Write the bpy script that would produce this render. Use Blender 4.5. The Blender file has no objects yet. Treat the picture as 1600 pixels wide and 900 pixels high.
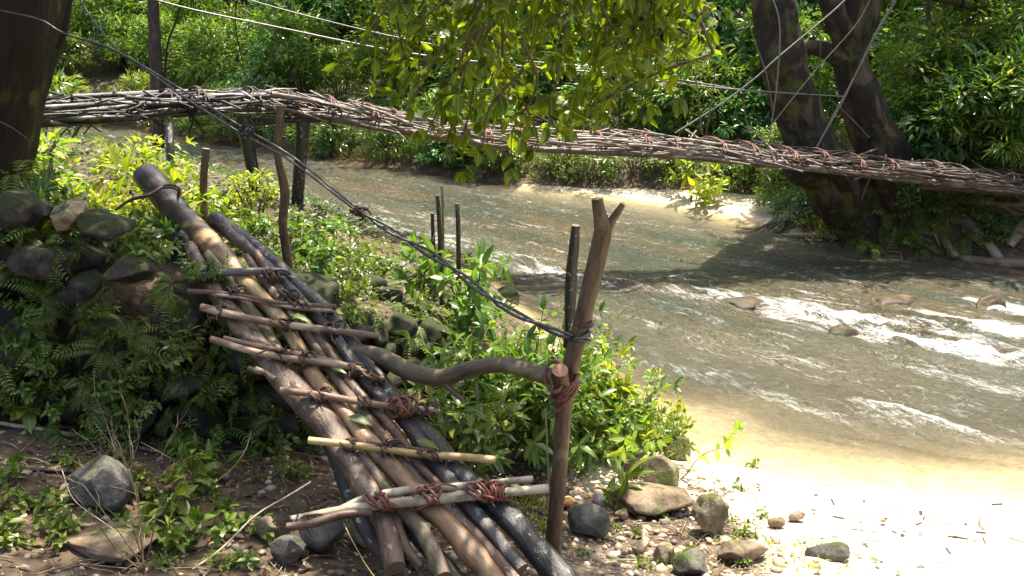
import bpy, math, random
import numpy as np
from mathutils import Vector, Matrix
R = math.radians
sc = bpy.context.scene
COL = sc.collection
# ------------------------------------------------------------------ camera
H = 2.8; PITCH = R(17.9); F = 1300.0
cam = bpy.data.cameras.new('camera'); camo = bpy.data.objects.new('camera', cam); COL.objects.link(camo)
cam.lens = F/1600*36; cam.sensor_width = 36; cam.clip_start = .05; cam.clip_end = 2000
camo.location = (0, 0, H); camo.rotation_euler = (math.pi/2-PITCH, 0, 0)
sc.camera = camo
# ------------------------------------------------------------------ sky, sun, exposure
SUN_EL, SUN_AZ = R(67), R(28)       # azimuth measured from +Y towards +X
world = bpy.data.worlds.new('World'); sc.world = world; world.use_nodes = True
wn = world.node_tree.nodes; wl = world.node_tree.links
bgn = wn['Background']; skyt = wn.new('ShaderNodeTexSky'); skyt.sky_type = 'NISHITA'; skyt.sun_disc = False
skyt.sun_elevation = SUN_EL; skyt.sun_rotation = SUN_AZ; skyt.air_density = 1.0; skyt.dust_density = 5.0
wl.new(skyt.outputs[0], bgn.inputs[0]); bgn.inputs[1].default_value = .13
sl = bpy.data.lights.new('sun', 'SUN'); sl.energy = 5.0; sl.angle = R(.55); sl.color = (1, .915, .76)
so = bpy.data.objects.new('sun', sl); COL.objects.link(so)
sdir = Vector((math.sin(SUN_AZ)*math.cos(SUN_EL), math.cos(SUN_AZ)*math.cos(SUN_EL), math.sin(SUN_EL)))
so.rotation_euler = sdir.to_track_quat('Z', 'Y').to_euler(); so.location = (6, 12, 25)
sc.view_settings.view_transform = 'Standard'; sc.view_settings.look = 'None'
sc.view_settings.exposure = 1.32; sc.view_settings.gamma = 1.0
sc.cycles.use_denoising = True
sc.cycles.max_bounces = 7; sc.cycles.diffuse_bounces = 3; sc.cycles.glossy_bounces = 2
sc.cycles.transmission_bounces = 5; sc.cycles.transparent_max_bounces = 6
sc.cycles.sample_clamp_indirect = 6.0; sc.cycles.caustics_reflective = False; sc.cycles.caustics_refractive = False

rng = np.random.default_rng(7); random.seed(7)
# ------------------------------------------------------------------ view helpers (a pixel of the 1600x900 photo plus a real distance)
cp, sp = math.cos(PITCH), math.sin(PITCH)
def ray(px, py):
    a = (px-800)/F; b = (450-py)/F
    return np.array((a, cp+b*sp, -sp+b*cp))
def W(px, py, Y):
    d = ray(px, py); t = Y/d[1]
    return np.array((0, 0, H)) + d*t
# ------------------------------------------------------------------ noise
def _h(i):
    x = i[..., 0]*73856093 ^ i[..., 1]*19349663 ^ i[..., 2]*83492791
    x = (x ^ (x >> 13))*1274126177 & 0xffffffff
    return ((x ^ (x >> 16)) & 0xffffff)/float(0xffffff)
def vnoise(p):
    p = np.asarray(p, float); i = np.floor(p).astype(np.int64); f = p-i; f = f*f*(3-2*f)
    o = 0
    for dx in (0, 1):
        for dy in (0, 1):
            for dz in (0, 1):
                w = (f[..., 0] if dx else 1-f[..., 0])*(f[..., 1] if dy else 1-f[..., 1])*(f[..., 2] if dz else 1-f[..., 2])
                o = o+w*_h(i+np.array((dx, dy, dz)))
    return o*2-1
def fbm(p, oct=3, gain=.5):
    p = np.asarray(p, float); a = 1; s = 0
    for k in range(oct):
        s = s+a*vnoise(p*(2**k)+17.3*k); a *= gain
    return s
# ------------------------------------------------------------------ terrain function
RP0 = W(750, 900, 2.65); RP1 = W(240, 280, 5.0); RC = np.array((1, .3, 0.)); RN = np.cross(RP1-RP0, RC); RN /= np.linalg.norm(RN)
if RN[2] < 0: RN = -RN
RN_ = (-RN[0]/RN[2], -RN[1]/RN[2])
S2 = math.sqrt(.5)
NU = np.array([(-60, -22), (-42, -8), (-30, 1.5), (-24, 5.2), (-21, 6.4), (-16.3, 6.2), (-11.7, 6.6), (-8.77, 6.45), (-6.39, 5.95), (-4.74, 5.15), (-3.62, 4.55), (-2.76, 4.3), (-1.92, 4.65), (-.95, 5.3), (4.6, 6.7), (40, 8)])
FU = np.array([(-60, -17), (-42, -3.5), (-30, 5.2), (-25, 8.3), (-23.5, 9.0), (-19.7, 9.3), (-15.3, 9.75), (-11.9, 10.2), (-9.1, 10.67), (-7.3, 11.0), (-5.66, 10.85), (-4.54, 10.2), (-3.63, 10.37), (-2.31, 10.66), (5.6, 11.3), (40, 14)])
nsh = lambda u: np.interp(u, NU[:, 0], NU[:, 1])
fsh = lambda u: np.interp(u, FU[:, 0], FU[:, 1])
def sst(t): t = np.clip(t, 0, 1); return t*t*(3-2*t)
WX = [-6, -4, -1.9, -1.2, -.6, 0, .5, 1]
WY = [3.95, 3.95, 4.1, 4.35, 4.8, 5.15, 5.45, 5.7]
TX = [-5, -2, -1.5, -1, -.5, 0, .5, 1]
TZ = [1.95, 1.8, 1.62, 1.38, 1.2, .95, .6, .3]
def ter(x, y, fine=True):
    x = np.asarray(x, float); y = np.asarray(y, float)
    u = (x-y)*S2; v = (x+y)*S2
    dN = nsh(u)-v; dF = v-fsh(u)
    wob = .25*vnoise(np.stack([x*.9, y*.9, x*0], -1))
    dNw = dN+wob*.6
    low = np.minimum(.21*dNw, .95+.03*dNw)
    T = np.interp(x, TX, TZ); k = sst((y-4.35)/.8); T = T*(1-k)+np.minimum(T, 1.12)*k
    up = np.minimum(T, .12+.45*dNw)
    s = sst((y-np.interp(x, WX, WY)+.05)/.3)
    near = low+np.maximum(0, up-low)*s
    dFw = dF+wob*.8
    bw = np.interp(u, [-11, -9, -7, -5.8, -5, -4], [.03, .28, .75, 1.1, .25, .05])
    r1 = np.clip(dFw-bw, 0, 1.3); r2 = np.maximum(dFw-bw-1.0, 0)
    hi = np.interp(u, [-6, -4.8], [.5, .95])
    far = .11*np.minimum(np.maximum(dFw, 0), bw)+.05*np.clip(dF, 0, 1)+hi*sst(r1/1.3)*1.3*.9+12*(1-np.exp(-r2*.17/12))
    di = np.minimum(-dN, -dF)
    bed = -np.minimum(.6, np.where(-dN < -dF, np.interp(u, [-5, -3], [.38, .16]), np.interp(u, [-5.6, -5], [.38, 1.2]))*np.maximum(di, 0))
    z = np.where(dN > 0, np.maximum(near, .0), np.where(dF > 0, np.maximum(far, .0), bed))
    z = np.where((dN > 0) & (dNw <= 0), .02*dN, z)
    zr = RP0[2]+RN_[0]*(x-RP0[0])+RN_[1]*(y-RP0[1])-.17   # the ramp lies clear of the bank
    t_ = (y-RP0[1])/(RP1[1]-RP0[1]); xc = RP0[0]+(RP1[0]-RP0[0])*t_
    w_ = sst((.62-np.abs(x-xc+.05))/.2)*((t_ > -.3) & (t_ < 1.1))
    z = np.where(w_ > 0, np.minimum(z, zr)*w_+z*(1-w_), z)
    if fine:
        P = np.stack([x, y, x*0], -1)
        a = np.where(dN > 0, np.clip(dN*.6, .15, 1), np.where(dF > 0, np.clip(dF*.6, .15, 1), .3))
        z = z+a*(.035*fbm(P*1.7, 2)+.014*fbm(P*9, 2))
    return z
def GP(px, py):
    d = ray(px, py); ts = np.linspace(1, 40, 2500); P = np.array((0, 0, H))+d*ts[:, None]
    g = ter(P[:, 0], P[:, 1]); k = np.argmax(P[:, 2] < g)
    if P[k, 2] >= g[k]: k = -1
    p = P[k].copy(); p[2] = g[k]; return p
def gz(x, y): return float(ter(np.array([x]), np.array([y]))[0])
def onramp(x, y, z):
    t_ = (y-RP0[1])/(RP1[1]-RP0[1]); xc = RP0[0]+(RP1[0]-RP0[0])*t_
    return abs(x-xc+.05) < .58 and -.3 < t_ < 1.05 and z > RP0[2]+RN_[0]*(x-RP0[0])+RN_[1]*(y-RP0[1])-.22
def inwater(x, y):
    u = (x-y)*S2; v = (x+y)*S2
    return (v > nsh(u)) & (v < fsh(u))
# ------------------------------------------------------------------ mesh builder
class MB:
    def __init__(s): s.V = []; s.T = []; s.n = 0; s.F = []
    def add(s, V, faces, mat=0, tc=None, smooth=True):
        V = np.asarray(V, float).reshape(-1, 3)
        s.V.append(V); s.T.append(V if tc is None else np.asarray(tc, float))
        for f in (faces if isinstance(faces, list) else [faces]):
            f = np.asarray(f, int)
            if len(f): s.F.append((f+s.n, mat, smooth))
        s.n += len(V); return s
    def mesh(s, name, mats, off=(0, 0, 0)):
        V = np.concatenate(s.V)-np.array(off); T = np.concatenate(s.T)
        me = bpy.data.meshes.new(name)
        me.vertices.add(len(V)); me.vertices.foreach_set('co', V.astype(np.float32).ravel())
        li = np.concatenate([f.ravel() for f, _, _ in s.F]).astype(np.int32)
        lt = np.concatenate([np.full(len(f), f.shape[1]) for f, _, _ in s.F]).astype(np.int32)
        mi = np.concatenate([np.full(len(f), m) for f, m, _ in s.F]).astype(np.int32)
        sm = np.concatenate([np.full(len(f), k) for f, _, k in s.F])
        ls = np.concatenate([[0], np.cumsum(lt)[:-1]]).astype(np.int32)
        me.loops.add(len(li)); me.loops.foreach_set('vertex_index', li)
        me.polygons.add(len(lt)); me.polygons.foreach_set('loop_start', ls)
        me.update(calc_edges=True)
        me.polygons.foreach_set('material_index', mi); me.polygons.foreach_set('use_smooth', sm.astype(bool))
        at = me.attributes.new('tc', 'FLOAT_VECTOR', 'POINT'); at.data.foreach_set('vector', T.astype(np.float32).ravel())
        for m in (mats if isinstance(mats, (list, tuple)) else [mats]): me.materials.append(m)
        me.update(); return me
def smooth_path(P, step):
    P = np.asarray(P, float)
    if len(P) == 2: P = np.array([P[0], (P[0]+P[1])/2, P[1]])
    Q = np.vstack([2*P[0]-P[1], P, 2*P[-1]-P[-2]]); out = []; tt = []
    for i in range(len(P)-1):
        p0, p1, p2, p3 = Q[i:i+4]; L = np.linalg.norm((p2-p1)[:3]); m = max(1, int(L/step))
        for k in range(m):
            t = k/m
            out.append(.5*((2*p1)+(-p0+p2)*t+(2*p0-5*p1+4*p2-p3)*t*t+(-p0+3*p1-3*p2+p3)*t**3))
    out.append(P[-1]); return np.array(out)
def tube(mb, pts, rad, seg=10, step=.05, amp=0., nf=8., mat=0, cap=None, lump=0., seed=0, flat=1., knots=0):
    """pts Nx3, rad N; swept rounded stick with rough surface and optional flat cut ends"""
    pts = np.asarray(pts, float); rad = np.broadcast_to(np.asarray(rad, float), (len(pts),))
    Q = smooth_path(np.hstack([pts, rad[:, None]]), step); P = Q[:, :3]; r = np.maximum(Q[:, 3], 1e-4)
    n = len(P); T = np.gradient(P, axis=0); T /= np.linalg.norm(T, axis=1)[:, None]+1e-9
    a = np.array((0, 0, 1.)) if abs(T[0][2]) < .9 else np.array((1., 0, 0))
    N = np.cross(T[0], a); N /= np.linalg.norm(N); Ns = [N]
    for i in range(1, n):
        N = N-T[i]*N.dot(T[i]); N /= np.linalg.norm(N); Ns.append(N)
    Ns = np.array(Ns); B = np.cross(T, Ns)
    L = np.concatenate([[0], np.cumsum(np.linalg.norm(np.diff(P, axis=0), axis=1))])
    th = np.arange(seg)/seg*2*math.pi
    c = np.cos(th)[None, :, None]; s_ = np.sin(th)[None, :, None]
    rr = r[:, None, None]*np.ones((n, seg, 1))
    tc = np.stack([c[..., 0]*rr[..., 0], s_[..., 0]*rr[..., 0], np.broadcast_to(L[:, None], (n, seg))], -1)
    if amp or lump:
        q = tc.reshape(-1, 3)*np.array((nf, nf, nf*.4))+seed*3.17
        d = amp*fbm(q, 3).reshape(n, seg)+lump*vnoise(np.stack([L*4+seed, L*0+seed*1.3, L*0], -1))[:, None]
        if knots:
            rk = np.random.default_rng(seed+500)
            for _ in range(knots):
                L0 = rk.uniform(.05, .95)*L[-1]; t0 = rk.uniform(0, 6.28); w = r.mean()*rk.uniform(.5, .9); dt = np.abs((th[None]-t0+math.pi) % (2*math.pi)-math.pi)*r[:, None]
                q2 = ((L[:, None]-L0)**2+dt**2)/w**2; d = d+rk.uniform(.15, .32)*(np.exp(-q2)-.55*np.exp(-q2*5))
        rr = rr*(1+d[..., None])
    V = P[:, None]+(c*Ns[:, None]*flat+s_*B[:, None])*rr
    i = np.arange(n-1)[:, None]*seg; j = np.arange(seg)[None]; j2 = (j+1) % seg
    q = np.stack([i+j, i+j2, i+seg+j2, i+seg+j], -1).reshape(-1, 4)
    mb.add(V.reshape(-1, 3), q, mat, tc.reshape(-1, 3)+np.array((seed*1.7, seed*.9, seed*2.3)))
    if cap is not None:
        for e in (0, n-1):
            ring = V[e]; ctr = ring.mean(0)+(T[e]*(-1 if e == 0 else 1))*r[e]*.04
            VV = np.vstack([ring, ctr]); t2 = np.vstack([tc[e]*np.array((1, 1, 0)), [[0, 0, 0]]])
            f = np.stack([np.full(seg, seg), np.arange(seg), (np.arange(seg)+1) % seg], -1)
            if e == 0: f = f[:, ::-1]
            mb.add(VV, f, cap, t2, False)
    return P, T, r
NEAR = (np.array([(0, 0, 0), (.3, -.86, .05), (.3, 0, 0), (.3, .86, .05), (.66, -.74, 0), (.66, 0, -.05), (.66, .74, 0), (1, 0, -.16)]),
        [np.array([(0, 2, 1), (0, 3, 2), (4, 5, 7), (5, 6, 7)]), np.array([(1, 2, 5, 4), (2, 3, 6, 5)])])
FAR = (np.array([(0, 0, 0), (.4, -.9, .07), (.45, 0, 0), (.4, .9, .07), (1, 0, -.14)]),
       [np.array([(0, 2, 1), (0, 3, 2), (1, 2, 4), (2, 3, 4)])])
def nrm(a): return a/(np.linalg.norm(a, axis=-1, keepdims=True)+1e-9)
def leaves(mb, P, D, N, L, Wd, tpl=NEAR, mat=0):
    P = np.asarray(P, float); n = len(P)
    if n == 0: return
    D = nrm(np.asarray(D, float)); N = np.asarray(N, float); N = nrm(N-D*(N*D).sum(1)[:, None]); S = np.cross(D, N)
    L = np.broadcast_to(L, (n,)); Wd = np.broadcast_to(Wd, (n,)); tv, tf = tpl
    V = (P[:, None]+D[:, None]*tv[None, :, 0:1]*L[:, None, None]+S[:, None]*tv[None, :, 1:2]*Wd[:, None, None]*.5
         + N[:, None]*tv[None, :, 2:3]*L[:, None, None])
    o = (np.arange(n)*len(tv))[:, None, None]
    tc = np.broadcast_to(tv[None], (n, len(tv), 3)).reshape(-1, 3)
    mb.add(V.reshape(-1, 3), [(f[None]+o).reshape(-1, f.shape[1]) for f in tf], mat, tc)
def ico(sub):
    import bmesh
    bm = bmesh.new(); bmesh.ops.create_icosphere(bm, subdivisions=sub, radius=1)
    V = np.array([v.co[:] for v in bm.verts]); Fa = np.array([[v.index for v in f.verts] for f in bm.faces]); bm.free(); return V, Fa
ICO = {k: ico(k) for k in (1, 2, 3, 4, 5)}
def rock(mb, c, size, sub=3, seed=0, rz=0., tilt=(0, 0), cuts=11, rough=.05, mat=0, nf=1.6):
    r_ = np.random.default_rng(seed+1000); V, Fa = ICO[sub]; V = V.copy()
    for k in range(cuts):
        n = nrm(r_.normal(size=3)); d = r_.uniform(.52, .84); m = V@n-d
        V = V-np.maximum(m, 0)[:, None]*n*.97
    V = V*(1+rough*fbm(V*nf*2+seed, 4)[:, None]+.10*vnoise(V*nf*.8+seed)[:, None])
    V = V*np.array(size)
    M = np.array((Matrix.Rotation(rz, 3, 'Z') @ Matrix.Rotation(tilt[0], 3, 'X') @ Matrix.Rotation(tilt[1], 3, 'Y')))
    V = V@M.T+np.array(c)
    mb.add(V, Fa, mat, V+seed*1.3)
# ------------------------------------------------------------------ scene bookkeeping
def tag(o, label=None, cat=None, group=None, kind=None):
    if label: o['label'] = label
    if cat: o['category'] = cat
    if group: o['group'] = group
    if kind: o['kind'] = kind
    return o
def ob(name, me, parent=None, loc=(0, 0, 0)):
    o = bpy.data.objects.new(name, me); COL.objects.link(o); o.location = loc
    if parent: o.parent = parent
    return o
def thing(name, label, cat, loc=(0, 0, 0), group=None):
    o = bpy.data.objects.new(name, None); COL.objects.link(o); o.location = [float(a) for a in loc]; o.empty_display_size = .1
    return tag(o, label, cat, group)
def part(t, name, mb, mats, label=None):
    o = ob(name, mb.mesh(name, mats, t.location[:] if t.parent is None else world_loc(t)), t)
    if label: o['label'] = label
    return o
def world_loc(o):
    l = Vector((0, 0, 0))
    while o: l += o.location; o = o.parent
    return l[:]
def single(name, mb, mats, label, cat, group=None, base=None):
    base = base if base is not None else mb.V[0][0]
    base = tuple(float(a) for a in base)
    return tag(ob(name, mb.mesh(name, mats, base), None, base), label, cat, group)
def dup(root, loc, rz=0., s=1., label=None, group=None, tilt=(0., 0.)):
    def cpy(o, par):
        c = o.copy(); COL.objects.link(c)
        if par: c.parent = par
        for ch in o.children: cpy(ch, c)
        return c
    c = cpy(root, None); c.location = [float(a) for a in loc]; c.rotation_euler = (tilt[0], tilt[1], rz)
    c.scale = (s, s, s) if np.isscalar(s) else s
    if label: c['label'] = label
    if group: c['group'] = group
    return c
def remove(root):
    for c in list(root.children): bpy.data.objects.remove(c)
    bpy.data.objects.remove(root)
# ------------------------------------------------------------------ materials
def newmat(name):
    m = bpy.data.materials.new(name); m.use_nodes = True; nt = m.node_tree
    return m, nt.nodes, nt.links, nt.nodes['Principled BSDF'], nt.nodes['Material Output']
def tcn(N, L, scale=(1, 1, 1), attr='tc'):
    a = N.new('ShaderNodeAttribute'); a.attribute_name = attr
    m = N.new('ShaderNodeMapping'); m.inputs['Scale'].default_value = scale; L.new(a.outputs['Vector'], m.inputs[0]); return m.outputs[0]
def noise(N, L, vec, scale, detail=4, rough=.6, dist=0.):
    n = N.new('ShaderNodeTexNoise'); n.inputs['Scale'].default_value = scale; n.inputs['Detail'].default_value = detail
    n.inputs['Roughness'].default_value = rough; n.inputs['Distortion'].default_value = dist; L.new(vec, n.inputs['Vector']); return n.outputs[0]
def ramp(N, L, fac, stops):
    r = N.new('ShaderNodeValToRGB'); el = r.color_ramp.elements
    while len(el) < len(stops): el.new(.5)
    for e, (p, c) in zip(el, stops):
        e.position = p; e.color = (*c, 1) if not np.isscalar(c) else (c, c, c, 1)
    L.new(fac, r.inputs[0]); return r.outputs[0]
def mix(N, L, fac, a, b, blend='MIX'):
    m = N.new('ShaderNodeMix'); m.data_type = 'RGBA'; m.blend_type = blend
    for s, v in ((0, fac), (6, a), (7, b)):
        if hasattr(v, 'is_linked') or hasattr(v, 'links'): L.new(v, m.inputs[s])
        elif np.isscalar(v): m.inputs[s].default_value = v
        else: m.inputs[s].default_value = (*v, 1)
    return m.outputs[2]
def math_(N, L, op, a, b=None):
    m = N.new('ShaderNodeMath'); m.operation = op
    for s, v in ((0, a), (1, b)):
        if v is None: continue
        if np.isscalar(v): m.inputs[s].default_value = v
        else: L.new(v, m.inputs[s])
    return m.outputs[0]
def bump(N, L, h, strength, dist, prev=None):
    b = N.new('ShaderNodeBump'); b.inputs['Strength'].default_value = strength; b.inputs['Distance'].default_value = dist
    L.new(h, b.inputs['Height'])
    if prev is not None: L.new(prev, b.inputs['Normal'])
    return b.outputs[0]
def leaf_mat(name, c1, c2, accent=(.30, .25, .02), acc=.06, tr=.42, rough=.38, glow=(1.5, 1.6, .6), vary=.35):
    m, N, L, B, O = newmat(name)
    g = N.new('ShaderNodeNewGeometry'); oi = N.new('ShaderNodeObjectInfo')
    col = ramp(N, L, g.outputs['Random Per Island'], [(0, c1), (.5, tuple((a+b)/2 for a, b in zip(c1, c2))), (1-acc-.01, c2), (1-acc, accent)])
    col.node.color_ramp.interpolation = 'LINEAR'
    v = math_(N, L, 'ADD', math_(N, L, 'MULTIPLY', oi.outputs['Random'], vary), 1-vary/2)
    hs = N.new('ShaderNodeHueSaturation'); L.new(col, hs.inputs['Color']); L.new(v, hs.inputs['Value'])
    L.new(math_(N, L, 'ADD', math_(N, L, 'MULTIPLY', oi.outputs['Random'], .05), .475), hs.inputs['Hue'])
    a = N.new('ShaderNodeAttribute'); a.attribute_name = 'tc'; sx = N.new('ShaderNodeSeparateXYZ'); L.new(a.outputs['Vector'], sx.inputs[0])
    vein = math_(N, L, 'LESS_THAN', math_(N, L, 'ABSOLUTE', sx.outputs[1]), .07)
    col = mix(N, L, math_(N, L, 'MULTIPLY', vein, .5), hs.outputs[0], tuple(min(1, x*2.2) for x in c2))
    L.new(col, B.inputs['Base Color']); B.inputs['Roughness'].default_value = rough; B.inputs['Specular IOR Level'].default_value = .5
    t = N.new('ShaderNodeBsdfTranslucent'); L.new(mix(N, L, 1., col, glow, 'MULTIPLY'), t.inputs[0])
    ms = N.new('ShaderNodeMixShader'); ms.inputs[0].default_value = tr
    L.new(B.outputs[0], ms.inputs[1]); L.new(t.outputs[0], ms.inputs[2]); L.new(ms.outputs[0], O.inputs[0]); return m
def bark_mat(name, dark, mid, light, scale=14, patch=.55, moss=0., rough=.75, bmp=.6, lichen=0., spec=.35, char=None, bd=.012):
    m, N, L, B, O = newmat(name)
    v = tcn(N, L, (1, 1, .28)); v2 = tcn(N, L, (1, 1, .7)); oi = N.new('ShaderNodeObjectInfo')
    va = N.new('ShaderNodeVectorMath'); va.operation = 'ADD'; L.new(v2, va.inputs[0])
    cx = N.new('ShaderNodeCombineXYZ'); L.new(math_(N, L, 'MULTIPLY', oi.outputs['Random'], 40), cx.inputs[2]); L.new(cx.outputs[0], va.inputs[1])
    n1 = noise(N, L, v, scale*2.6, 6, .7); n2 = noise(N, L, va.outputs[0], scale*.55, 3, .6, .4)
    c = ramp(N, L, n1, [(.3, dark), (.52, mid), (.75, tuple(a*1.25 for a in mid))])
    c = mix(N, L, ramp(N, L, n2, [(patch, 0.), (patch+.12, 1.)]), c, light)
    if moss:
        n3 = noise(N, L, va.outputs[0], scale*.4, 5, .7); c = mix(N, L, ramp(N, L, n3, [(.62-moss*.2, 0.), (.72-moss*.1, 1.)]), c, (.07, .09, .015))
    if lichen:
        n4 = noise(N, L, va.outputs[0], scale*2.2, 3, .6); c = mix(N, L, ramp(N, L, n4, [(.62, 0.), (.66, lichen)]), c, (.42, .43, .36))
    if char is not None:
        at = N.new('ShaderNodeAttribute'); at.attribute_name = 'tc'; sx = N.new('ShaderNodeSeparateXYZ'); L.new(at.outputs['Vector'], sx.inputs[0])
        zz = math_(N, L, 'ADD', math_(N, L, 'SUBTRACT', sx.outputs[2], char), math_(N, L, 'MULTIPLY', math_(N, L, 'SUBTRACT', n2, .5), 1.2))
        c = mix(N, L, ramp(N, L, zz, [(0., .9), (.22, 0.)]), c, (.025, .023, .022))
    L.new(c, B.inputs['Base Color'])
    rr = ramp(N, L, n2, [(.3, rough), (.7, max(.2, rough-.25))]); L.new(rr, B.inputs['Roughness'])
    B.inputs['Specular IOR Level'].default_value = spec
    vo = N.new('ShaderNodeTexVoronoi'); vo.inputs['Scale'].default_value = scale*1.3; L.new(v, vo.inputs['Vector'])
    L.new(bump(N, L, vo.outputs[0], bmp*.35, bd*.8, bump(N, L, n1, bmp, bd)), B.inputs['Normal']); return m
def cut_mat(name, c1, c2):
    m, N, L, B, O = newmat(name); v = tcn(N, L)
    w = N.new('ShaderNodeTexWave'); w.wave_type = 'RINGS'; w.rings_direction = 'Z'; w.inputs['Scale'].default_value = 60; w.inputs['Distortion'].default_value = 2; L.new(v, w.inputs[0])
    L.new(mix(N, L, noise(N, L, v, 60, 3), mix(N, L, w.outputs[1], c1, c2), tuple(a*.5 for a in c1)), B.inputs['Base Color']); B.inputs['Roughness'].default_value = .7; return m
def stone_mat(name, c1, c2, c3, moss=0., scale=3., rough=.8, mosscol=(.045, .065, .012), spec=.3):
    m, N, L, B, O = newmat(name); v = tcn(N, L); oi = N.new('ShaderNodeObjectInfo')
    n1 = noise(N, L, v, scale*2.2, 6, .65); n2 = noise(N, L, v, scale*14, 5, .7); g = N.new('ShaderNodeNewGeometry')
    c = ramp(N, L, n1, [(.35, c1), (.5, c2), (.68, c3)]); c = mix(N, L, .55, c, ramp(N, L, n2, [(.3, .25), (.7, .85)]), 'OVERLAY')
    hs = N.new('ShaderNodeHueSaturation'); L.new(c, hs.inputs['Color']); L.new(math_(N, L, 'ADD', math_(N, L, 'MULTIPLY', oi.outputs['Random'], .5), .75), hs.inputs['Value']); c = hs.outputs[0]
    if moss:
        sx = N.new('ShaderNodeSeparateXYZ'); L.new(g.outputs['Normal'], sx.inputs[0])
        f = math_(N, L, 'ADD', math_(N, L, 'MULTIPLY', sx.outputs[2], .25), noise(N, L, v, scale*1.8, 5, .7))
        c = mix(N, L, ramp(N, L, f, [(.78-moss*.4, 0.), (.9-moss*.4, 1.)]), c, mosscol)
    L.new(c, B.inputs['Base Color']); B.inputs['Roughness'].default_value = rough; B.inputs['Specular IOR Level'].default_value = spec
    L.new(bump(N, L, n2, .45, .01, bump(N, L, n1, .5, .03)), B.inputs['Normal']); return m
def plain(name, col, rough=.6, metal=0., spec=.4, nscale=40, vary=.5):
    m, N, L, B, O = newmat(name); v = tcn(N, L); n = noise(N, L, v, nscale, 4, .6)
    c = ramp(N, L, n, [(.3, tuple(a*(1-vary) for a in col)), (.7, tuple(min(1, a*(1+vary)) for a in col))])
    L.new(c, B.inputs['Base Color']); B.inputs['Roughness'].default_value = rough; B.inputs['Metallic'].default_value = metal; B.inputs['Specular IOR Level'].default_value = spec
    L.new(bump(N, L, n, .4, .004), B.inputs['Normal']); return m

M_far = leaf_mat('jungle_leaf', (.06, .125, .022), (.15, .24, .045), (.24, .26, .04), .06, .4, .28)
M_far2 = leaf_mat('jungle_leaf_light', (.08, .15, .025), (.17, .25, .045), (.30, .28, .05), .1, .45, .35)
M_blue = leaf_mat('jungle_leaf_cool', (.05, .125, .035), (.12, .21, .06), (.2, .26, .06), .04, .38, .24, (1.2, 1.6, .8))
M_over = leaf_mat('overhang_leaf', (.07, .13, .01), (.17, .25, .02), (.2, .26, .02), .03, .6, .35, (1.7, 1.7, .4))
M_shrub = leaf_mat('shrub_leaf', (.07, .13, .022), (.15, .21, .045), (.28, .3, .05), .08, .4, .3)
M_yel = leaf_mat('sunlit_leaf', (.17, .26, .025), (.30, .38, .05), (.42, .42, .07), .15, .55, .4, (1.5, 1.5, .45))  # leaf colour brightened to carry strong sunlight
M_fern = leaf_mat('fern_leaf', (.075, .13, .018), (.17, .23, .035), (.2, .17, .04), .06, .35, .4)
M_cover = leaf_mat('cover_leaf', (.025, .06, .012), (.075, .12, .022), (.2, .17, .04), .1, .35, .45)
M_grass = leaf_mat('dry_grass', (.16, .14, .05), (.22, .22, .07), (.3, .24, .1), .2, .3, .6)
M_litter = leaf_mat('litter_leaf', (.045, .026, .014), (.15, .095, .05), (.12, .17, .04), .16, .15, .45, (1.2, 1, .6))
M_stem = bark_mat('stem_bark', (.05, .04, .02), (.12, .10, .05), (.16, .15, .07), 30, .6)
M_twig = bark_mat('dry_twig_bark', (.10, .065, .04), (.22, .16, .10), (.34, .27, .19), 40, .5)
M_trunkL = bark_mat('dark_mossy_trunk', (.006, .005, .004), (.026, .018, .012), (.15, .12, .025), 9, .58, .25, .85, 1., bd=.05)
M_trunkR = bark_mat('brown_trunk', (.007, .005, .004), (.026, .018, .012), (.11, .075, .04), 9, .52, .5, .85, 1., bd=.06)
M_trunkF = bark_mat('forest_trunk', (.02, .016, .012), (.06, .048, .035), (.12, .10, .08), 8, .6, .2)
M_logbrown = bark_mat('log_brown', (.024, .013, .008), (.10, .058, .034), (.29, .21, .135), 13, .56, .0, .5, .9, .45, .6)
M_logtan = bark_mat('log_peeled', (.05, .026, .013), (.24, .14, .065), (.48, .32, .16), 9, .48, .12, .45, .6, 0, .6, char=7.6)
M_loggrey = bark_mat('log_grey', (.012, .011, .011), (.055, .042, .035), (.14, .115, .095), 13, .62, 0, .42, .9, .4, .6)
M_logblack = bark_mat('log_charred', (.007, .006, .006), (.028, .024, .021), (.085, .075, .065), 12, .66, .0, .45, .9, .7, .55)
M_logred = bark_mat('log_red', (.03, .015, .009), (.105, .055, .032), (.24, .16, .10), 14, .6, 0, .5, .5, .2, .5)
M_logolive = bark_mat('log_olive', (.04, .034, .012), (.14, .12, .05), (.28, .25, .14), 10, .55, .2, .5, .6, .2)
M_logspot = bark_mat('log_spotted', (.035, .02, .014), (.12, .075, .05), (.40, .34, .25), 15, .56, .1, .5, .8, .6)
M_logmoss = bark_mat('log_pale', (.045, .03, .02), (.13, .095, .065), (.36, .30, .21), 13, .54, .3, .5, .8, .6)
M_bar = bark_mat('bar_wood', (.06, .035, .024), (.24, .155, .10), (.46, .35, .24), 16, .5, 0, .6, .4)
M_baryel = bark_mat('bar_yellow', (.16, .09, .03), (.40, .27, .10), (.50, .38, .18), 14, .5, 0, .5, .3)
M_barpale = bark_mat('bar_pale', (.13, .10, .065), (.33, .27, .19), (.48, .42, .31), 15, .5, .15, .6, .4)
M_bargrey = bark_mat('bar_grey', (.05, .045, .045), (.13, .12, .12), (.24, .23, .22), 14, .5, 0, .5, .4)
M_post = bark_mat('post_bark', (.03, .018, .010), (.12, .078, .042), (.23, .165, .095), 12, .58, .0, .65, .6, .1)
M_rail = bark_mat('rail_bark', (.04, .03, .016), (.12, .09, .05), (.22, .18, .11), 9, .54, .15, .5, .5)
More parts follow.
